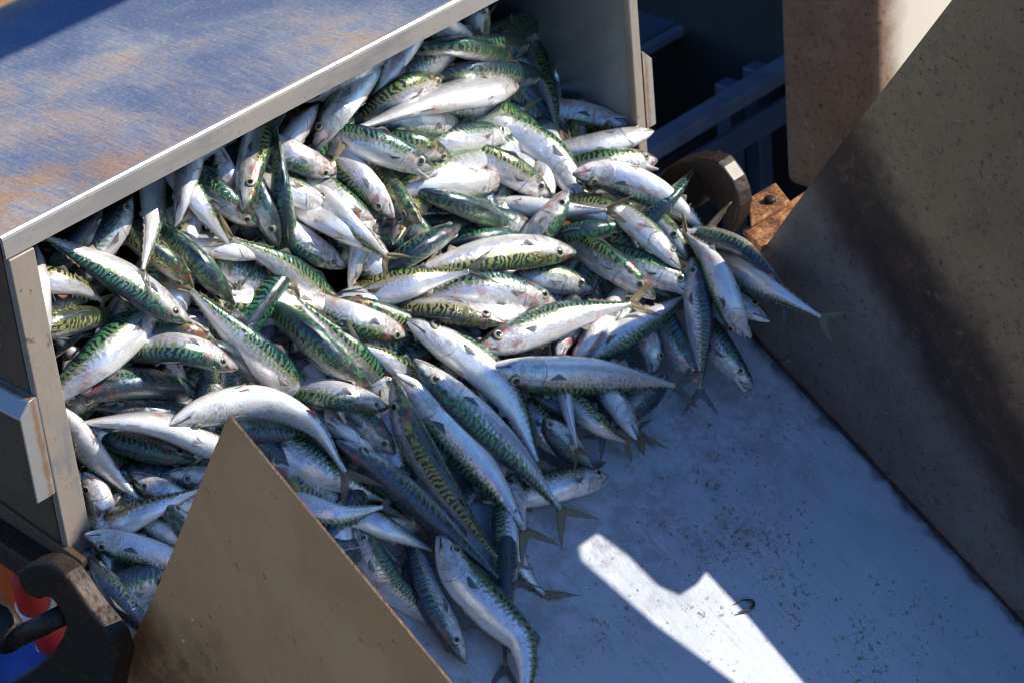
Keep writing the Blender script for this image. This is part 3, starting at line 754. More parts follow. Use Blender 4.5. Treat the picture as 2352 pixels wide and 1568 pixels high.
    # pectoral fins
    for sgn in (1, -1):
        gr = []; out = rng.uniform(.05, .32)
        for i in range(6):
            row = []; a_ = i / 5
            p, n, tn, d, b = surf(f, .282 + .002 * i, sgn * (.47 + .045 * a_) * math.pi)
            ln = .095 * (1 - .62 * a_ ** 1.2)
            for j in range(5):
                v = j / 4
                row.append(p + L * (tn * (ln * v) - d * (.012 * v * (a_ - .2) + .012 * v) + n * (.002 + ln * out * v + .003 * math.sin(a_ * 6))))
            gr.append(row)
        fin('pectoral_fin', gr, rng.choice([FIN_G, FIN_G, FIN_P, FIN_Y, FIN_D]))
    # pelvic fins, anal fin, two dorsal fins
    def keel(name, s0, s1, hgt, belly, sweep, mat, lean):
        gr = []
        for i in range(8):
            a_ = i / 7; s_ = s0 + (s1 - s0) * a_; p, n, tn, d, b = surf(f, s_, math.pi if belly else 0.0)
            hh = hgt * max(0.06, math.sin(math.pi * min(1, .16 + a_ * .9)) ** 1.2 * (1 - .7 * a_))
            gr.append([p - n * .004 * L + L * hh * v * (n * math.cos(lean) + b * math.sin(lean)) + tn * L * sweep * v * (1 - a_) for v in (0, .5, 1)])
        fin(name, gr, mat)
    for sgn in (1, -1):
        gr = []
        for i in range(4):
            a_ = i / 3; p, n, tn, d, b = surf(f, .33 + .010 * i, sgn * .95 * math.pi)
            gr.append([p + L * (tn * .062 * v * (1 - .45 * a_) + b * sgn * .016 * v * a_ + n * (.002 + .010 * v)) for v in (0, .33, .66, 1)])
        fin('pelvic_fin', gr, FIN_R if rng.random() < .55 else FIN_P)
    keel('dorsal_fin', .36, .50, .035, False, .05, FIN_D, rng.uniform(-.9, .9))
    keel('dorsal_fin', .65, .73, .042, False, .03, FIN_D, rng.uniform(-.5, .5))
    keel('anal_fin', .66, .74, .042, True, .03, FIN_P if rng.random() < .6 else FIN_R, rng.uniform(-.5, .5))
    for belly in (False, True):     # row of finlets as one serrated ridge
        gr = []
        for i in range(21):
            a_ = i / 20; s_ = .755 + .195 * a_; p, n, tn, d, b = surf(f, s_, math.pi if belly else 0.0)
            hh = .004 + .015 * (1 - .4 * a_) * (1 - (i % 4) / 3.4)
            gr.append([p - n * .003 * L, p + n * hh * L + tn * .012 * L * (1 if i % 4 == 0 else 0)])
        fin('finlet_ridge', gr, FIN_P if belly else FIN_Y)
    if 'm' in flags:        # dropped lower jaw and open mouth
        Vj = []; nj = 9; sj = [.0, .02, .045, .075, .105, .13]
        P0, T0, D0, B0 = [q[0] for q in f.frame(.10)]
        piv = f.frame(.125)[0][0] - D0 * .02 * L; ang = math.radians(26)
        c_, s_ = math.cos(ang), math.sin(ang)
        def drop(p):
            q = p - piv; a1 = q @ (-T0); a2 = q @ (-D0); a3 = q @ B0
            return piv - T0 * (a1 * c_ - a2 * s_) - D0 * (a1 * s_ + a2 * c_) + B0 * a3
        for s0_ in sj:
            h_ = smooth_interp(np.array([max(s0_, .012)]))[0]; pp = f.frame(s0_)[0][0]
            for k in range(nj):
                an = math.pi * (.12 + .76 * k / (nj - 1)); rr = 1.02
                Vj.append(drop(pp - D0 * (h_ * .95 * math.sin(an) * rr - .006) * L + B0 * math.cos(an) * h_ * .72 * L * rr))
        Fj = [(i * nj + k, i * nj + k + 1, (i + 1) * nj + k + 1, (i + 1) * nj + k) for i in range(len(sj) - 1) for k in range(nj - 1)]
        jo = mesh_obj('lower_jaw', Vj, Fj, JAW, rootobj, smooth=True)
        so_ = jo.modifiers.new('thick', 'SOLIDIFY'); so_.thickness = .0022; so_.offset = 0
        Vg = []; 
        for s0_ in (.012, .05, .09, .12):
            pp = f.frame(s0_)[0][0]; h_ = smooth_interp(np.array([s0_]))[0]
            top = pp - D0 * h_ * .55 * L; bot = drop(pp - D0 * h_ * .42 * L)
            for k in range(5):
                a_ = k / 4; Vg.append(top * (1 - a_) + bot * a_)
        Vg2 = []
        for sgn in (1, -1):
            Vg2 += [v_ + B0 * sgn * .016 * L * ((i_ // 5) + 1) / 4 for i_, v_ in enumerate(Vg)]
        n_ = len(Vg); Fg = []
        for base_ in (0, n_):
            Fg += [(base_ + i * 5 + k, base_ + i * 5 + k + 1, base_ + (i + 1) * 5 + k + 1, base_ + (i + 1) * 5 + k) for i in range(1, 3) for k in range(4)]
        Fg += [(5 + k, 5 + k + 1, n_ + 5 + k + 1, n_ + 5 + k) for k in range(4)]
        mesh_obj('mouth_lining', Vg2, Fg, GUM, rootobj, smooth=True)

# ------------------------------------------------------------------ the heap: a smooth surface the fish lie on
CT = []
def ctl(px, P): CT.append((px[0], px[1], float(R[2] @ P + T[2])))
for xx in (60, 300, 550, 800, 1100): 
    q = (xx, 570 - .532 * (xx - 60)); ctl(q, at(q, 1, .12))
ctl((1250, 60), at((1250, 60), 1, .27)); ctl((1400, 160), at((1400, 160), 1, .17))
ctl((85, 700), at((85, 700), 1, .07)); ctl((130, 950), at((130, 950), 1, .06)); ctl((190, 1250), at((190, 1250), 1, .02))
ctl((1440, 270), at((1440, 270), 1, .03)); ctl((1510, 340), at((1510, 340), 1, -.06)); ctl((1620, 500), at((1620, 500), 0, 1.27))
ctl((1750, 630), at((1750, 630), 0, 1.25)); ctl((1900, 730), at((1900, 730), 0, 1.22)); ctl((1760, 860), floor_at((1760, 860), .10))
for q in ((1225, 1560), (1235, 1380), (1290, 1240), (1390, 1110), (1490, 1010), (1640, 920), (960, 1540), (1080, 1520)): ctl(q, floor_at(q, .035))
for q in ((250, 1400), (420, 1440), (640, 1500)): ctl(q, floor_at(q, .05))
CT = np.array(CT)
def tps(r2): return r2 * np.log(r2 + 1e-9)
_X = CT[:, :2] / 1000; _n = len(_X)
_K = tps(((_X[:, None] - _X[None]) ** 2).sum(-1)) + np.eye(_n) * 2e-3
_Pm = np.c_[np.ones(_n), _X]; _A = np.block([[_K, _Pm], [_Pm.T, np.zeros((3, 3))]])
_w = np.linalg.solve(_A, np.r_[CT[:, 2], 0, 0, 0])
def heap_depth(p):
    q = np.asarray(p, float) / 1000; k = tps(((q - _X) ** 2).sum(-1))
    z = k @ _w[:_n] + _w[_n] + q @ _w[_n + 1:]
    return z - .05 * math.exp(-((p[0] - 850) / 520) ** 2 - ((p[1] - 760) / 380) ** 2)
def unproj(p, depth): return C0 + ray(p) * depth
CELL = 6; GX0, GY0 = -400, -400
HG = np.full((420, 540), -.035)
_yy, _xx = np.mgrid[0:420, 0:540]; PXX = GX0 + (_xx + .5) * CELL; PYY = GY0 + (_yy + .5) * CELL
def hq(x, y):
    i = int(np.clip((y - GY0) / CELL, 0, 419)); j = int(np.clip((x - GX0) / CELL, 0, 539)); return HG[i, j]
def clear_of_steel(P, r):
    """keep a spine point off the chute floor and inside the right wall and under the lid"""
    P = np.array(P)
    d = NFL @ P - DFL
    if P[1] < .05 and d < r * .9: P = P + NFL * (r * .9 - d)
    return P
def lay(pts, phi, flags, seed, base=None):
    """returns the 3D spine for a fish traced through pts, resting on what already lies there"""
    pts = [np.array(p, float) for p in pts]; ext = 0.0
    if 'T' in flags or 'H' in flags:      # the buried end runs on below the other fish
        full = .245 * FPX / heap_depth(pts[len(pts) // 2]); now = sum(np.linalg.norm(pts[i + 1] - pts[i]) for i in range(len(pts) - 1))
        ext = max(0.0, full - now) * .82
        if ext > 15:
            if 'T' in flags:
                v = pts[-1] - pts[-2]; v /= np.linalg.norm(v); pts = pts + [pts[-1] + v * ext]
            else:
                v = pts[0] - pts[1]; v /= np.linalg.norm(v); pts = [pts[0] + v * ext] + pts
    line = np.array(smooth_line([np.array([*p, 0.0]) for p in pts], 10))[:, :2]
    dd = np.r_[0, np.cumsum(np.linalg.norm(np.diff(line, axis=0), axis=1))]; u = dd / dd[-1]
    us = np.linspace(0, 1, 13); X = np.interp(us, u, line[:, 0]); Y = np.interp(us, u, line[:, 1])
    z0 = np.array([heap_depth((x, y)) for x, y in zip(X, Y)])
    lpx = dd[-1]; Ltrace = lpx / FPX * z0.mean()
    rng = random.Random(int(seed * 1000) + 5)
    Lb = float(np.clip(Ltrace * 1.08, .245, .315)) * rng.uniform(.97, 1.03)
    ph = math.radians(phi); hh = smooth_interp(us) * Lb; rv = hh * np.sqrt(math.cos(ph) ** 2 + (.72 * math.sin(ph)) ** 2); rs = hh * np.sqrt(math.sin(ph) ** 2 + (.72 * math.cos(ph)) ** 2)
    tx = np.gradient(X); ty = np.gradient(Y); ln = np.hypot(tx, ty); nx, ny = -ty / ln, tx / ln
    target = np.zeros(13)
    for i in range(13):
        pr = rs[i] * FPX / z0[i]
        v = sorted(hq(X[i] + nx[i] * k * pr, Y[i] + ny[i] * k * pr) for k in (-.7, -.35, 0, .35, .7))
        target[i] = (v[1] + v[2] + v[3]) / 3 * .45 + v[4] * .55 + rv[i] * .62
    if base is not None: target[:] = base
    c = np.polyfit(us, target, 2, w=.3 + np.array(hh) / .03); z = np.polyval(c, us)
    viol = np.max((target - z) - rv * .35)
    if viol > 0 and base is None: z += min(viol, .02)
    lack = max(0.0, Lb ** 2 - Ltrace ** 2)
    push = min(.17, max(math.sqrt(lack), .05) + .035 * min(1, ext / 90))
    X_ = np.clip((ext / max(lpx, 1)), 0, .75)
    if 'T' in flags: z = z - push * np.clip((us - (1 - X_) * .45) / (1 - (1 - X_) * .45), 0, 1) ** 1.35
    if 'H' in flags: z = z - push * np.clip(((1 - (1 - X_) * .45) - us) / (1 - (1 - X_) * .45), 0, 1) ** 1.35
    P = [clear_of_steel(unproj((X[i], Y[i]), z0[i] - z[i]), rv[i]) for i in range(13)]
    hz = np.array([z0[i] - (R[2] @ P[i] + T[2]) for i in range(13)])
    for i in range(13):       # stamp on the height field
        for k in ((0, .5) if i < 12 else (0,)):
            x = X[i] + (X[min(i + 1, 12)] - X[i]) * k; y = Y[i] + (Y[min(i + 1, 12)] - Y[i]) * k
            pr = max(rs[i] * FPX / z0[i], 4); j0, j1 = int((x - pr - GX0) / CELL), int((x + pr - GX0) / CELL) + 1; i0, i1 = int((y - pr - GY0) / CELL), int((y + pr - GY0) / CELL) + 1
            i0, j0 = max(i0, 0), max(j0, 0)
            sub = HG[i0:i1, j0:j1]
            q2 = ((PXX[i0:i1, j0:j1] - x) ** 2 + (PYY[i0:i1, j0:j1] - y) ** 2) / pr ** 2
            np.maximum(sub, np.where(q2 < 1, hz[i] + rv[i] * np.sqrt(np.clip(1 - q2, 0, 1)), -9), out=sub)
    return P, Lb

from_table = []
# Every mackerel one can make out: stacking level, roll (dorsal side seen from the camera), flags, spine from head to tail
# (traced in a 2352 x 1568 frame), label.  flags: T/H tail/head buried, m open mouth, g/y/b/p back tint, r red stains
FISH = [
 # upper part, under the lid and by the right post
 (2,-90,'Tyr',[(1102,-20),(1098,45),(1082,120)],'orange-flanked mackerel standing on end in the dark gap just under the lid'),
 (3,120,'Hp',[(960,45),(1035,72),(1100,100)],'small grey mackerel in deep shade directly below the lid rim, near the top'),
 (3,60,'Hg',[(1425,192),(1300,108),(1172,62)],'dark striped mackerel lying against the inner wall beside the right bin post'),
 (3,60,'Tg',[(1217,112),(1150,104),(1030,95)],'dark mackerel with only its blunt head showing below the shaded bin wall'),
 (4,110,'Tp',[(1397,226),(1330,180),(1225,152)],'silvery mackerel resting its snout against the lower right post, belly outward'),
 (4,35,'Tg',[(1185,152),(1065,108),(935,118)],'very dark green backed mackerel, uppermost of the pair in shade below the lid'),
 (4,45,'Tb',[(1250,184),(1110,163),(925,180)],'blue-headed dark mackerel just above the bright white belly-up fish'),
 (5,160,'Tp',[(690,236),(795,176),(925,95)],'white mackerel lying along the lid rim with its belly up'),
 (6,-100,'T',[(718,346),(772,258),(850,150)],'mackerel head pointing down near the lid, white jaw and staring eye'),
 (5,180,'Tp',[(730,241),(690,290),(630,370)],'mackerel with gaping white mouth raised towards the lid rim'),
 (5,125,'Hp',[(965,40),(895,165),(836,266)],'blue-white mackerel standing tail down between lid rim and the belly-up fish'),
 (5,60,'Ty',[(1015,185),(930,206),(850,265)],'yellow-green backed mackerel peeping out behind the bright belly-up fish'),
 (6,150,'tp',[(1187,194),(1000,232),(803,302)],'bright white belly-up mackerel stretched out below the dark pair, pointed snout right'),
 (5,100,'Hp',[(870,236),(1080,243),(1204,253)],'pinkish silver mackerel whose broad yellow tail fin stands upright left of the post'),
 (6,-60,'H',[(1235,150),(1268,232),(1280,300)],'mackerel hanging tail down with netted green back beside the big gasping head'),
 (5,-80,'Tmr',[(1440,290),(1330,265),(1150,240)],'big-headed mackerel gasping with wide open red mouth by the right post'),
 (5,-100,'T',[(1056,287),(960,284),(830,270)],'mackerel upside down with bloody red snout and green lower half'),
 (5,90,'Tm',[(1166,307),(1072,317),(920,348)],'mackerel head with clear round eye and slightly open pink mouth, blunt nose right'),
 (6,120,'T',[(1334,468),(1296,392),(1240,335),(1150,285),(1050,270)],'long blue-white mackerel bent over the heap, its head down in the middle'),
 (6,150,'Tp',[(1500,301),(1385,330),(1230,350)],'white belly-up mackerel poking its snout out past the right post'),
 (6,90,'Tm',[(1509,368),(1400,378),(1250,398)],'mackerel with open mouth poking out below the white snout at the right'),
 (8,112,'T',[(1316,399),(1395,402),(1490,437),(1570,490),(1622,540)],'large plump bluish mackerel lying in front of the rusty right hook, head left'),
 (7,20,'H',[(1470,520),(1545,447),(1597,387)],'mackerel whose thin tail sticks up in front of the rusty right hook'),
 (7,80,'Tm',[(996,391),(880,342),(770,308),(700,290)],'large silver mackerel with red gill slit and half open mouth, upper middle'),
 (5,60,'T',[(1037,375),(985,345),(860,320)],'small dark snout tucked under the red-gilled silver mackerel'),
 (6,-100,'Hp',[(880,472),(1060,378),(1160,345)],'white mackerel with raised olive tail fin in the upper middle'),
 (6,80,'T',[(1266,454),(1165,388),(1040,330)],'wide-eyed mackerel with large pale gill cover beside the long bent fish'),
 (7,-120,'Tp',[(1152,412),(1060,428),(930,440)],'mackerel lying belly up with its pale jaw turned to the sky, middle of heap'),
 (6,90,'T',[(1477,500),(1425,492),(1300,475)],'dark snout looking out from under the plump bluish fish'),
 (6,160,'Hp',[(1105,472),(1250,481),(1395,484)],'white mackerel whose yellowish forked tail points at a dark snout'),
 (8,-70,'Tg',[(1304,437),(1262,505),(1190,590)],'bright green netted mackerel rearing its snout up in the middle of the heap'),
 (7,20,'Tg',[(1170,523),(1080,478),(950,436)],'dark green backed mackerel sloping down left of the rearing green snout'),
 (6,20,'Ty',[(968,514),(915,455),(850,370)],'mackerel seen from above with finely lined olive back and drooping grey head'),
 (8,-80,'Tr',[(903,501),(840,428),(745,335)],'green-sided mackerel with rosy belly diving beneath the olive-backed fish'),
 (7,150,'Tm',[(890,578),(790,525),(690,480)],'white-bellied mackerel with gaping lower jaw, left of the heap centre'),
 (6,130,'Tp',[(760,482),(700,450),(620,420)],'silver-blue flank showing right of the vertical green fish'),
 (6,120,'Tpr',[(875,545),(800,480),(730,420)],'pale pinkish mackerel wedged under the diving green-sided fish'),
 (6,-80,'Tr',[(772,397),(710,376),(600,330)],'mackerel head with red torn gill near the lid, dark underside'),
 (8,15,'Hg',[(655,575),(645,440),(634,290)],'vertical mackerel with brilliant turquoise barred back below the lid'),
 (7,60,'T',[(638,566),(608,490),(560,400)],'grey head hanging just left of the turquoise barred back'),
 (7,70,'Ty',[(560,482),(575,390),(604,270)],'yellow-green plump mackerel with golden fin, half in the lid shadow'),
 (5,90,'Tr',[(500,330),(512,390),(545,470)],'rosy flank in shadow between two brighter fish under the lid'),
 (6,180,'Tp',[(415,386),(450,360),(520,300)],'white jaw sticking out beneath the lid rim at the left'),
 (7,-120,'Hp',[(393,366),(452,462),(530,566)],'slim white mackerel pointing its olive forked tail down, left half of heap'),
 (7,200,'T',[(402,520),(416,470),(432,395)],'mackerel facing the viewer with wide open pale mouth under the lid'),
 (7,-130,'H',[(352,425),(350,520),(328,622)],'mackerel hanging head up in the shade, white belly and green tail stalk'),
 (4,60,'Tb',[(303,455),(265,522),(200,600)],'dark blue mackerel in deep shadow under the lid corner, eye just visible'),
 (3,20,'Tb',[(235,480),(200,530),(140,595)],'nearly black mackerel at the far left under the lid'),
 (6,60,'T',[(590,520),(550,490),(480,430)],'grey-green back in the gap above a forked olive tail'),
 # left part
 (6,170,'Tp',[(76,560),(86,660),(90,800)],'white mackerel standing upright behind the left bin post'),
 (4,-20,'Tb',[(-30,742),(110,705),(225,655)],'dark blue striped back beside the left post, upper of two'),
 (5,-20,'Ty',[(-40,802),(130,745),(275,722)],'dark olive striped back beside the left post, lower of two'),
 (7,-100,'Hy',[(40,632),(170,655),(233,690)],'orange tinted tail end with pale forked fin next to the left post'),
 (7,-50,'t',[(437,742),(370,700),(270,634),(105,545)],'long mackerel with bold green zigzag bars running out of the left shadow'),
 (5,20,'Ty',[(440,662),(390,607),(335,565)],'dark yellow-spotted back between two forked tails at the left'),
 (5,150,'Tp',[(605,590),(560,576),(470,560)],'small pale jaw poking out beside the olive forked tail'),
 (8,20,'Tg',[(538,700),(460,610),(372,525)],'mackerel with dark emerald back and reddened cheek, left of centre'),
 (7,82,'Ht',[(752,698),(655,612),(530,550)],'big silver mackerel with torn brown jaw and green nape, left of centre'),
 (6,-70,'Tr',[(795,612),(720,575),(630,515)],'mackerel with red-rimmed eye and green underside squeezed behind white bellies'),
 (6,150,'Tr',[(803,662),(820,600),(835,520)],'white open-jawed head pointing straight down in the heap centre'),
 (7,90,'H',[(795,510),(850,555),(884,588)],'olive brown tail fin spread beside a blue-green back'),
 (6,0,'Tb',[(1060,515),(960,572),(850,645)],'blue-green barred back shining in the middle of the heap'),
 (5,0,'Tp',[(1190,535),(1110,546),(1000,560)],'pale spotted cream back behind the blue-green barred one'),
 (5,20,'Tg',[(1445,520),(1350,532),(1240,560)],'dark green back in shade below the plump bluish fish'),
 (9,84,'Hg',[(381,678),(322,735),(225,825),(60,965)],'large mackerel raising its head by the left post, glittering green back'),
 (6,10,'Hb',[(604,916),(520,812),(370,762)],'dark back arching behind the greyish fish, left of the diagonal silver one'),
 (6,0,'Ty',[(500,792),(430,758),(335,762)],'orange-brown ridge of a back showing above the dark arching fish'),
 (7,-50,'Tg',[(545,846),(415,800),(245,812)],'mackerel with grey belly on top and dark green bars below, head right'),
 (8,15,'Tb',[(133,938),(200,900),(330,878),(530,915)],'dark blue-black mackerel curved on its belly beside the left post'),
 (6,10,'Tb',[(215,936),(350,945),(490,948)],'lower dark blue back with green flecks just above a white belly'),
 (9,78,'Hg',[(730,934),(655,870),(560,785),(437,665)],'large diagonal silver mackerel with finely barred green back, head by the plate tip'),
 (8,22,'Tg',[(851,890),(770,833),(690,755),(540,648)],'long dark mackerel with squiggled emerald back right of the diagonal silver one'),
 (7,72,'Hg',[(905,955),(865,875),(790,795),(682,686)],'silver mackerel with raised forked tail above the squiggled emerald back'),
 (8,170,'tpr',[(545,1062),(470,1015),(350,972),(165,970)],'long white belly with pink fins stretched between left post and plate'),
 (7,-25,'Tg',[(449,1056),(320,1026),(170,972)],'green barred back tucked under the long white pink-finned belly'),
 (9,130,'tp',[(125,930),(215,1048),(325,1152)],'fat white mackerel sliding down along the left post'),
 (10,140,'tp',[(388,978),(470,945),(600,925),(720,980),(793,1085)],'white mackerel bent like a bow behind the plate tip'),
 (9,-90,'Hp',[(568,972),(640,1010),(740,1080),(885,1150)],'silver mackerel with round staring eye lying along the right edge of the plate'),
 (7,100,'Tp',[(190,1085),(225,1150),(225,1245)],'grey upright mackerel with a brown barred edge at the foot of the left post'),
 (6,150,'Tp',[(150,1040),(172,1110),(180,1205)],'thin white sliver of a fish right against the left post foot'),
 (7,80,'Tg',[(300,1085),(365,1130),(470,1200)],'mackerel head with yellow-ringed eye left of the plate, nose to the left'),
 (7,70,'Tg',[(379,1088),(440,1097),(560,1125)],'small dark head with pale eye close to the plate edge'),
 (7,20,'Ty',[(372,1142),(405,1185),(465,1262)],'yellow-green back glimpsed at the left edge of the plate'),
 (6,160,'Tp',[(300,1180),(380,1225),(480,1280)],'white flank under the spotted tail by the plate'),
 (9,-100,'Hy',[(200,1232),(325,1178),(455,1125)],'mackerel with orange spotted back and upright tail touching the plate edge'),
 (9,100,'tp',[(195,1228),(330,1270),(520,1335)],'broad silver mackerel with blunt head at the foot of the left post'),
 (8,15,'b',[(207,1278),(268,1368),(372,1462),(460,1530)],'dark blue back lying beside the rusty left hook'),
 (7,60,'b',[(352,1322),(440,1345),(560,1385)],'small dark eye and head in shadow below the broad silver fish'),
 # centre
 (9,-62,'t',[(1322,580),(1225,577),(1090,592),(925,632)],'striking mackerel with lime green maze pattern and open pink mouth in the centre'),
 (9,-100,'H',[(795,690),(940,650),(1077,623)],'pale rosy mackerel tapering to a forked tail below the lime green one'),
 (8,97,'Tr',[(1278,697),(1110,663),(920,690)],'plump silver mackerel with red fins facing right in the centre'),
 (7,85,'T',[(1364,668),(1265,640),(1110,640)],'bright white cheek and eye just behind the plump red-finned fish'),
 (7,72,'Tg',[(1504,685),(1405,608),(1290,545)],'mackerel with vivid green nape and dark sunken eye, right of centre'),
 (6,85,'Tm',[(1598,664),(1485,618),(1330,562)],'grey mackerel with surprised round eye looking right at the heap edge'),
 (8,130,'T',[(1562,616),(1500,548),(1430,490)],'blue-shaded mackerel head drooping below the plump bluish fish'),
 (5,80,'T',[(1578,592),(1540,540),(1490,500)],'dim head behind the drooping blue-shaded one'),
 (7,-25,'Ty',[(1157,741),(1020,714),(860,712)],'dark mackerel with pale maze marks on its back, centre of heap'),
 (6,150,'Tp',[(1240,716),(1100,722),(920,702)],'white strip of belly under the plump red-finned fish'),
 (8,-70,'Tgr',[(937,771),(825,738),(690,690)],'mackerel with bloodshot eye and dotted green underside, snout right'),
 (9,-120,'t',[(936,737),(1012,780),(1115,852),(1185,940),(1235,1060)],'very long blue-white curved mackerel sweeping down the middle'),
 (9,-98,'t',[(1096,802),(1175,775),(1300,728),(1448,698)],'stout shining mackerel with bent barred back lying across the right centre'),
 (8,80,'Hg',[(1310,858),(1390,795),(1490,735),(1575,680)],'mackerel with half white half green body, head hidden under the lilac fish'),
 (9,100,'ht',[(1120,845),(1230,860),(1400,868),(1550,886)],'lilac-sheened mackerel lying level, forked tail hanging over the right edge'),
 (6,-70,'Tr',[(1287,838),(1285,790),(1330,730)],'small head with blood red mouth above the lilac fish'),
 (6,180,'Tpr',[(1300,855),(1345,795),(1405,705)],'white belly wedge with one red fin spot above the lilac fish'),
 (5,60,'Tr',[(1365,800),(1412,738),(1450,675)],'rosy barred flank showing between white fish, right of centre'),
 (5,120,'Tp',[(1495,865),(1500,815),(1480,760)],'dull white flank in the dark gap behind the lilac tail'),
 (6,60,'Tr',[(1605,885),(1558,805),(1525,735)],'reddish flank half hidden left of the hanging striped fish'),
 (7,100,'Ht',[(975,895),(890,825),(822,790)],'silver mackerel with red tail root under the bloodshot-eyed fish'),
 # right edge
 (9,-60,'tb',[(1588,592),(1606,720),(1608,895)],'striped mackerel hanging straight down over the right edge of the heap'),
 (7,15,'Hb',[(1585,538),(1700,570),(1775,635),(1808,682)],'dark mackerel arching away to the right under the rusty bracket'),
 (8,112,'Hp',[(1655,606),(1760,660),(1885,728)],'blue-white mackerel whose tail reaches farthest right over the chute'),
 (9,-120,'mp',[(1708,778),(1672,690),(1630,600),(1575,538)],'pale mackerel hanging head down with its jaw agape at the right edge'),
 (7,120,'T',[(1768,737),(1715,705),(1630,650)],'snout peeking out behind the pale hanging head'),
 (8,70,'Tgm',[(1727,886),(1675,828),(1600,720)],'mackerel head dangling over the chute, eye wide, lowest at the right edge'),
 (7,150,'Tb',[(1462,1008),(1425,940),(1370,860)],'blue shaded head hanging under the lilac fish'),
 (6,100,'T',[(1325,1052),(1265,1005),(1200,930)],'shaded blue flank with head down beside the dark tails'),
 (7,180,'H',[(1290,870),(1305,950),(1326,1030)],'narrow tail stalk hanging in the shade under the lilac fish'),
 (5,-80,'H',[(1400,890),(1442,955),(1474,1002)],'dark tail fin spread on the chute edge, right of two'),
 (6,-80,'Hy',[(1325,935),(1385,985),(1436,1012)],'yellowish tail fin on the chute edge, left of two'),
 # lower middle
 (10,52,'g',[(951,826),(1010,885),(1105,972),(1205,1070),(1287,1169)],'long dark green backed mackerel pointing its forked tail at the chute'),
 (9,100,'',[(908,860),(965,920),(1060,1025),(1140,1120),(1203,1217)],'lilac-grey mackerel with dotted lower edge beneath the long dark green one'),
 (10,-30,'y',[(905,866),(925,950),(985,1070),(1055,1170),(1142,1282)],'golden striped mackerel running down the middle of the spill'),
 (9,15,'bg',[(772,1013),(850,1065),(960,1160),(1060,1250),(1154,1335)],'deep blue backed mackerel with green speckled shoulders, head by the bent white fish'),
 (8,60,'T',[(907,1042),(858,990),(800,925)],'mackerel face with large eye pointing down, left of the golden striped one'),
 (8,-60,'Tg',[(891,934),(800,914),(690,892)],'mackerel head with black and green chin just right of the diagonal silver one'),
 (7,90,'Hy',[(715,865),(770,930),(792,972)],'amber tail fin standing in front of a white belly'),
 (6,180,'Tp',[(870,1062),(820,1012),(740,955)],'white belly patch behind the amber tail fin'),
 (10,100,'Hg',[(640,1150),(770,1185),(880,1164)],'mackerel with green dotted flank and olive tail coming out from behind the plate'),
 (9,-130,'Hp',[(780,1165),(885,1212),(992,1262)],'blue-white tail end lying over two dark fish near the plate'),
 (8,-70,'T',[(812,1205),(875,1315),(965,1455)],'white-flanked mackerel with barred ridge alongside the plate edge'),
 (8,-40,'Tb',[(1071,1522),(1000,1400),(915,1250)],'nearly black mackerel pointing its head down onto the chute'),
 (9,-108,'p',[(1010,1222),(1055,1320),(1134,1405),(1192,1462),(1208,1530),(1200,1620)],'large silver mackerel sliding off the bottom edge, lowest of the spill'),
 (7,70,'T',[(1180,1085),(1168,1250),(1207,1425)],'silver barred flank hanging straight down at the chute, right of the golden one'),
 (7,97,'T',[(1398,1096),(1290,1112),(1140,1165)],'blue-white mackerel head resting alone on the chute, facing right'),
 (7,0,'Hb',[(1150,1370),(1160,1450),(1160,1530)],'black tail half hidden beneath the lowest silver fish'),
 (5,70,'Tg',[(1012,592),(950,520),(885,445)],'grey-green flank in the gap left of the rearing bright green snout'),
 (5,30,'Ty',[(905,560),(935,500),(990,430)],'olive back deep in the gap under the drooping grey head'),
 (5,20,'b',[(1215,900),(1320,950),(1455,985)],'dark shaded back lying crosswise behind the tail fins on the chute edge'),
 (5,-50,'b',[(1530,860),(1470,925),(1385,1000)],'shaded fish slanting down left beneath the lilac fish and its tail'),
 (6,50,'b',[(1250,960),(1290,1010),(1360,1075)],'dim blue fish wedged above the lone head resting on the chute'),
]

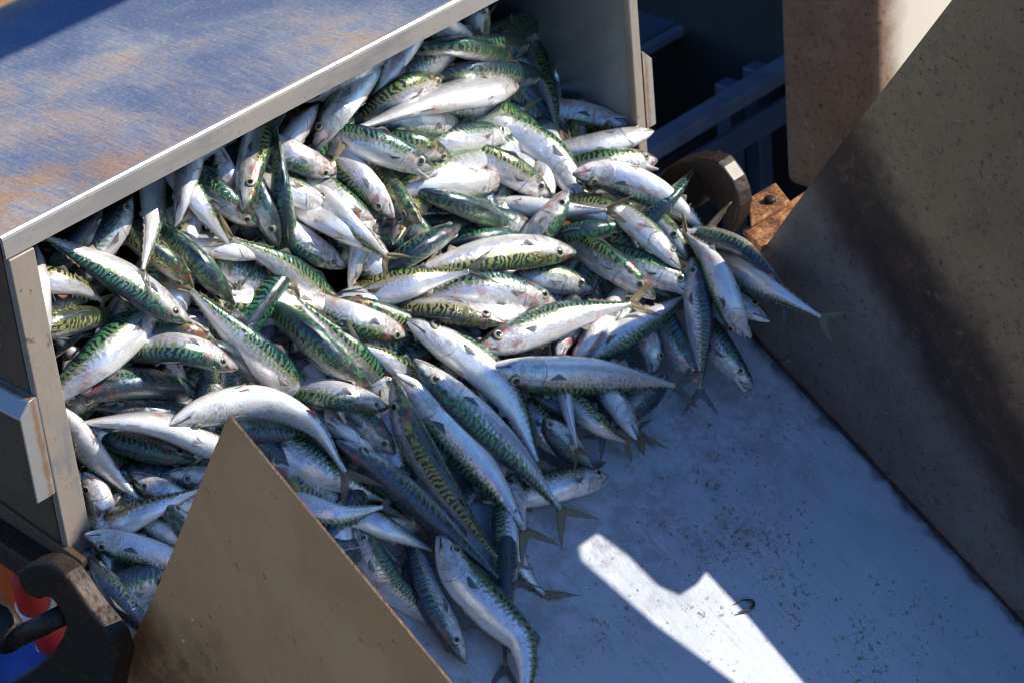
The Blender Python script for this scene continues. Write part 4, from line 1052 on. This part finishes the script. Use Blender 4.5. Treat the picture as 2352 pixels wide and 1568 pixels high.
N_BURIED = 160
DROP = {129, 130, 3, 4, 136, 138, 12, 142, 15, 143, 145, 18, 19, 147, 149, 24, 25, 155, 156, 157, 30, 33, 36, 49, 54, 55, 59, 62, 63, 66, 75, 78, 80, 81, 83, 84, 87, 90, 92, 95, 96, 98, 99, 103, 105, 108, 109, 111, 114, 117, 121, 123}
GROUP = 'mackerel in the spilled heap'
rnd = random.Random(11)
def inside_heap(x, y):
    return y > 600 - .532 * (x - 60) and x > 110 and (x < 1420 or y > 330) and y < 900 + max(0, (1560 - x)) * .62 and x < 1640 and not (x > 1250 and y > 1080 - (x - 1250) * .35) and y < 1480
TINT = {'g': .40, 'y': .72, 'b': .06, 'p': .35}
def make(pts, phi, flags, label, seed, base=None):
    P, L = lay(pts, phi, flags, seed, base)
    f = Fish(P, phi, L, seed, tw=rnd.uniform(-14, 14))
    r_ = root('mackerel', label, 'fish', tuple(P[6]), GROUP)
    tint = next((TINT[c] for c in flags if c in TINT), None)
    if tint is None: tint = rnd.choice([.15, .35, .5, .62])
    build_fish(f, r_, tint + rnd.uniform(-.08, .08), 1.0 if 'r' in flags else rnd.uniform(.1, .85), 1.0 if 'p' in flags else 0.0, flags)
    return r_
BURIED = 'dim mackerel mostly buried under other fish, glimpsed in a shaded gap'
nb = 0
while nb < N_BURIED:
    x, y = rnd.uniform(100, 1620), rnd.uniform(30, 1450)
    if not inside_heap(x, y): continue
    an = rnd.uniform(0, 2 * math.pi); l = rnd.uniform(170, 215)
    q = [(x + math.cos(an) * l, y + math.sin(an) * l), (x + rnd.uniform(-12, 12), y + rnd.uniform(-12, 12)), (x - math.cos(an) * l, y - math.sin(an) * l)]
    if not all(inside_heap(*k) for k in q): continue
    nb += 1
    if nb in DROP:
        for _ in range(6): rnd.random()
        continue
    make(q, rnd.choice([-90, -60, -20, 20, 50, 80]), rnd.choice(['g', 'b', 'y', 'b']), BURIED, 300 + nb * .37, base=-.052 + rnd.uniform(-.015, .01))
for i, (lvl, phi, flags, pts, label) in enumerate(sorted(FISH, key=lambda q: q[0])):
    make(pts, phi, flags, label, 10 + i * 1.37)
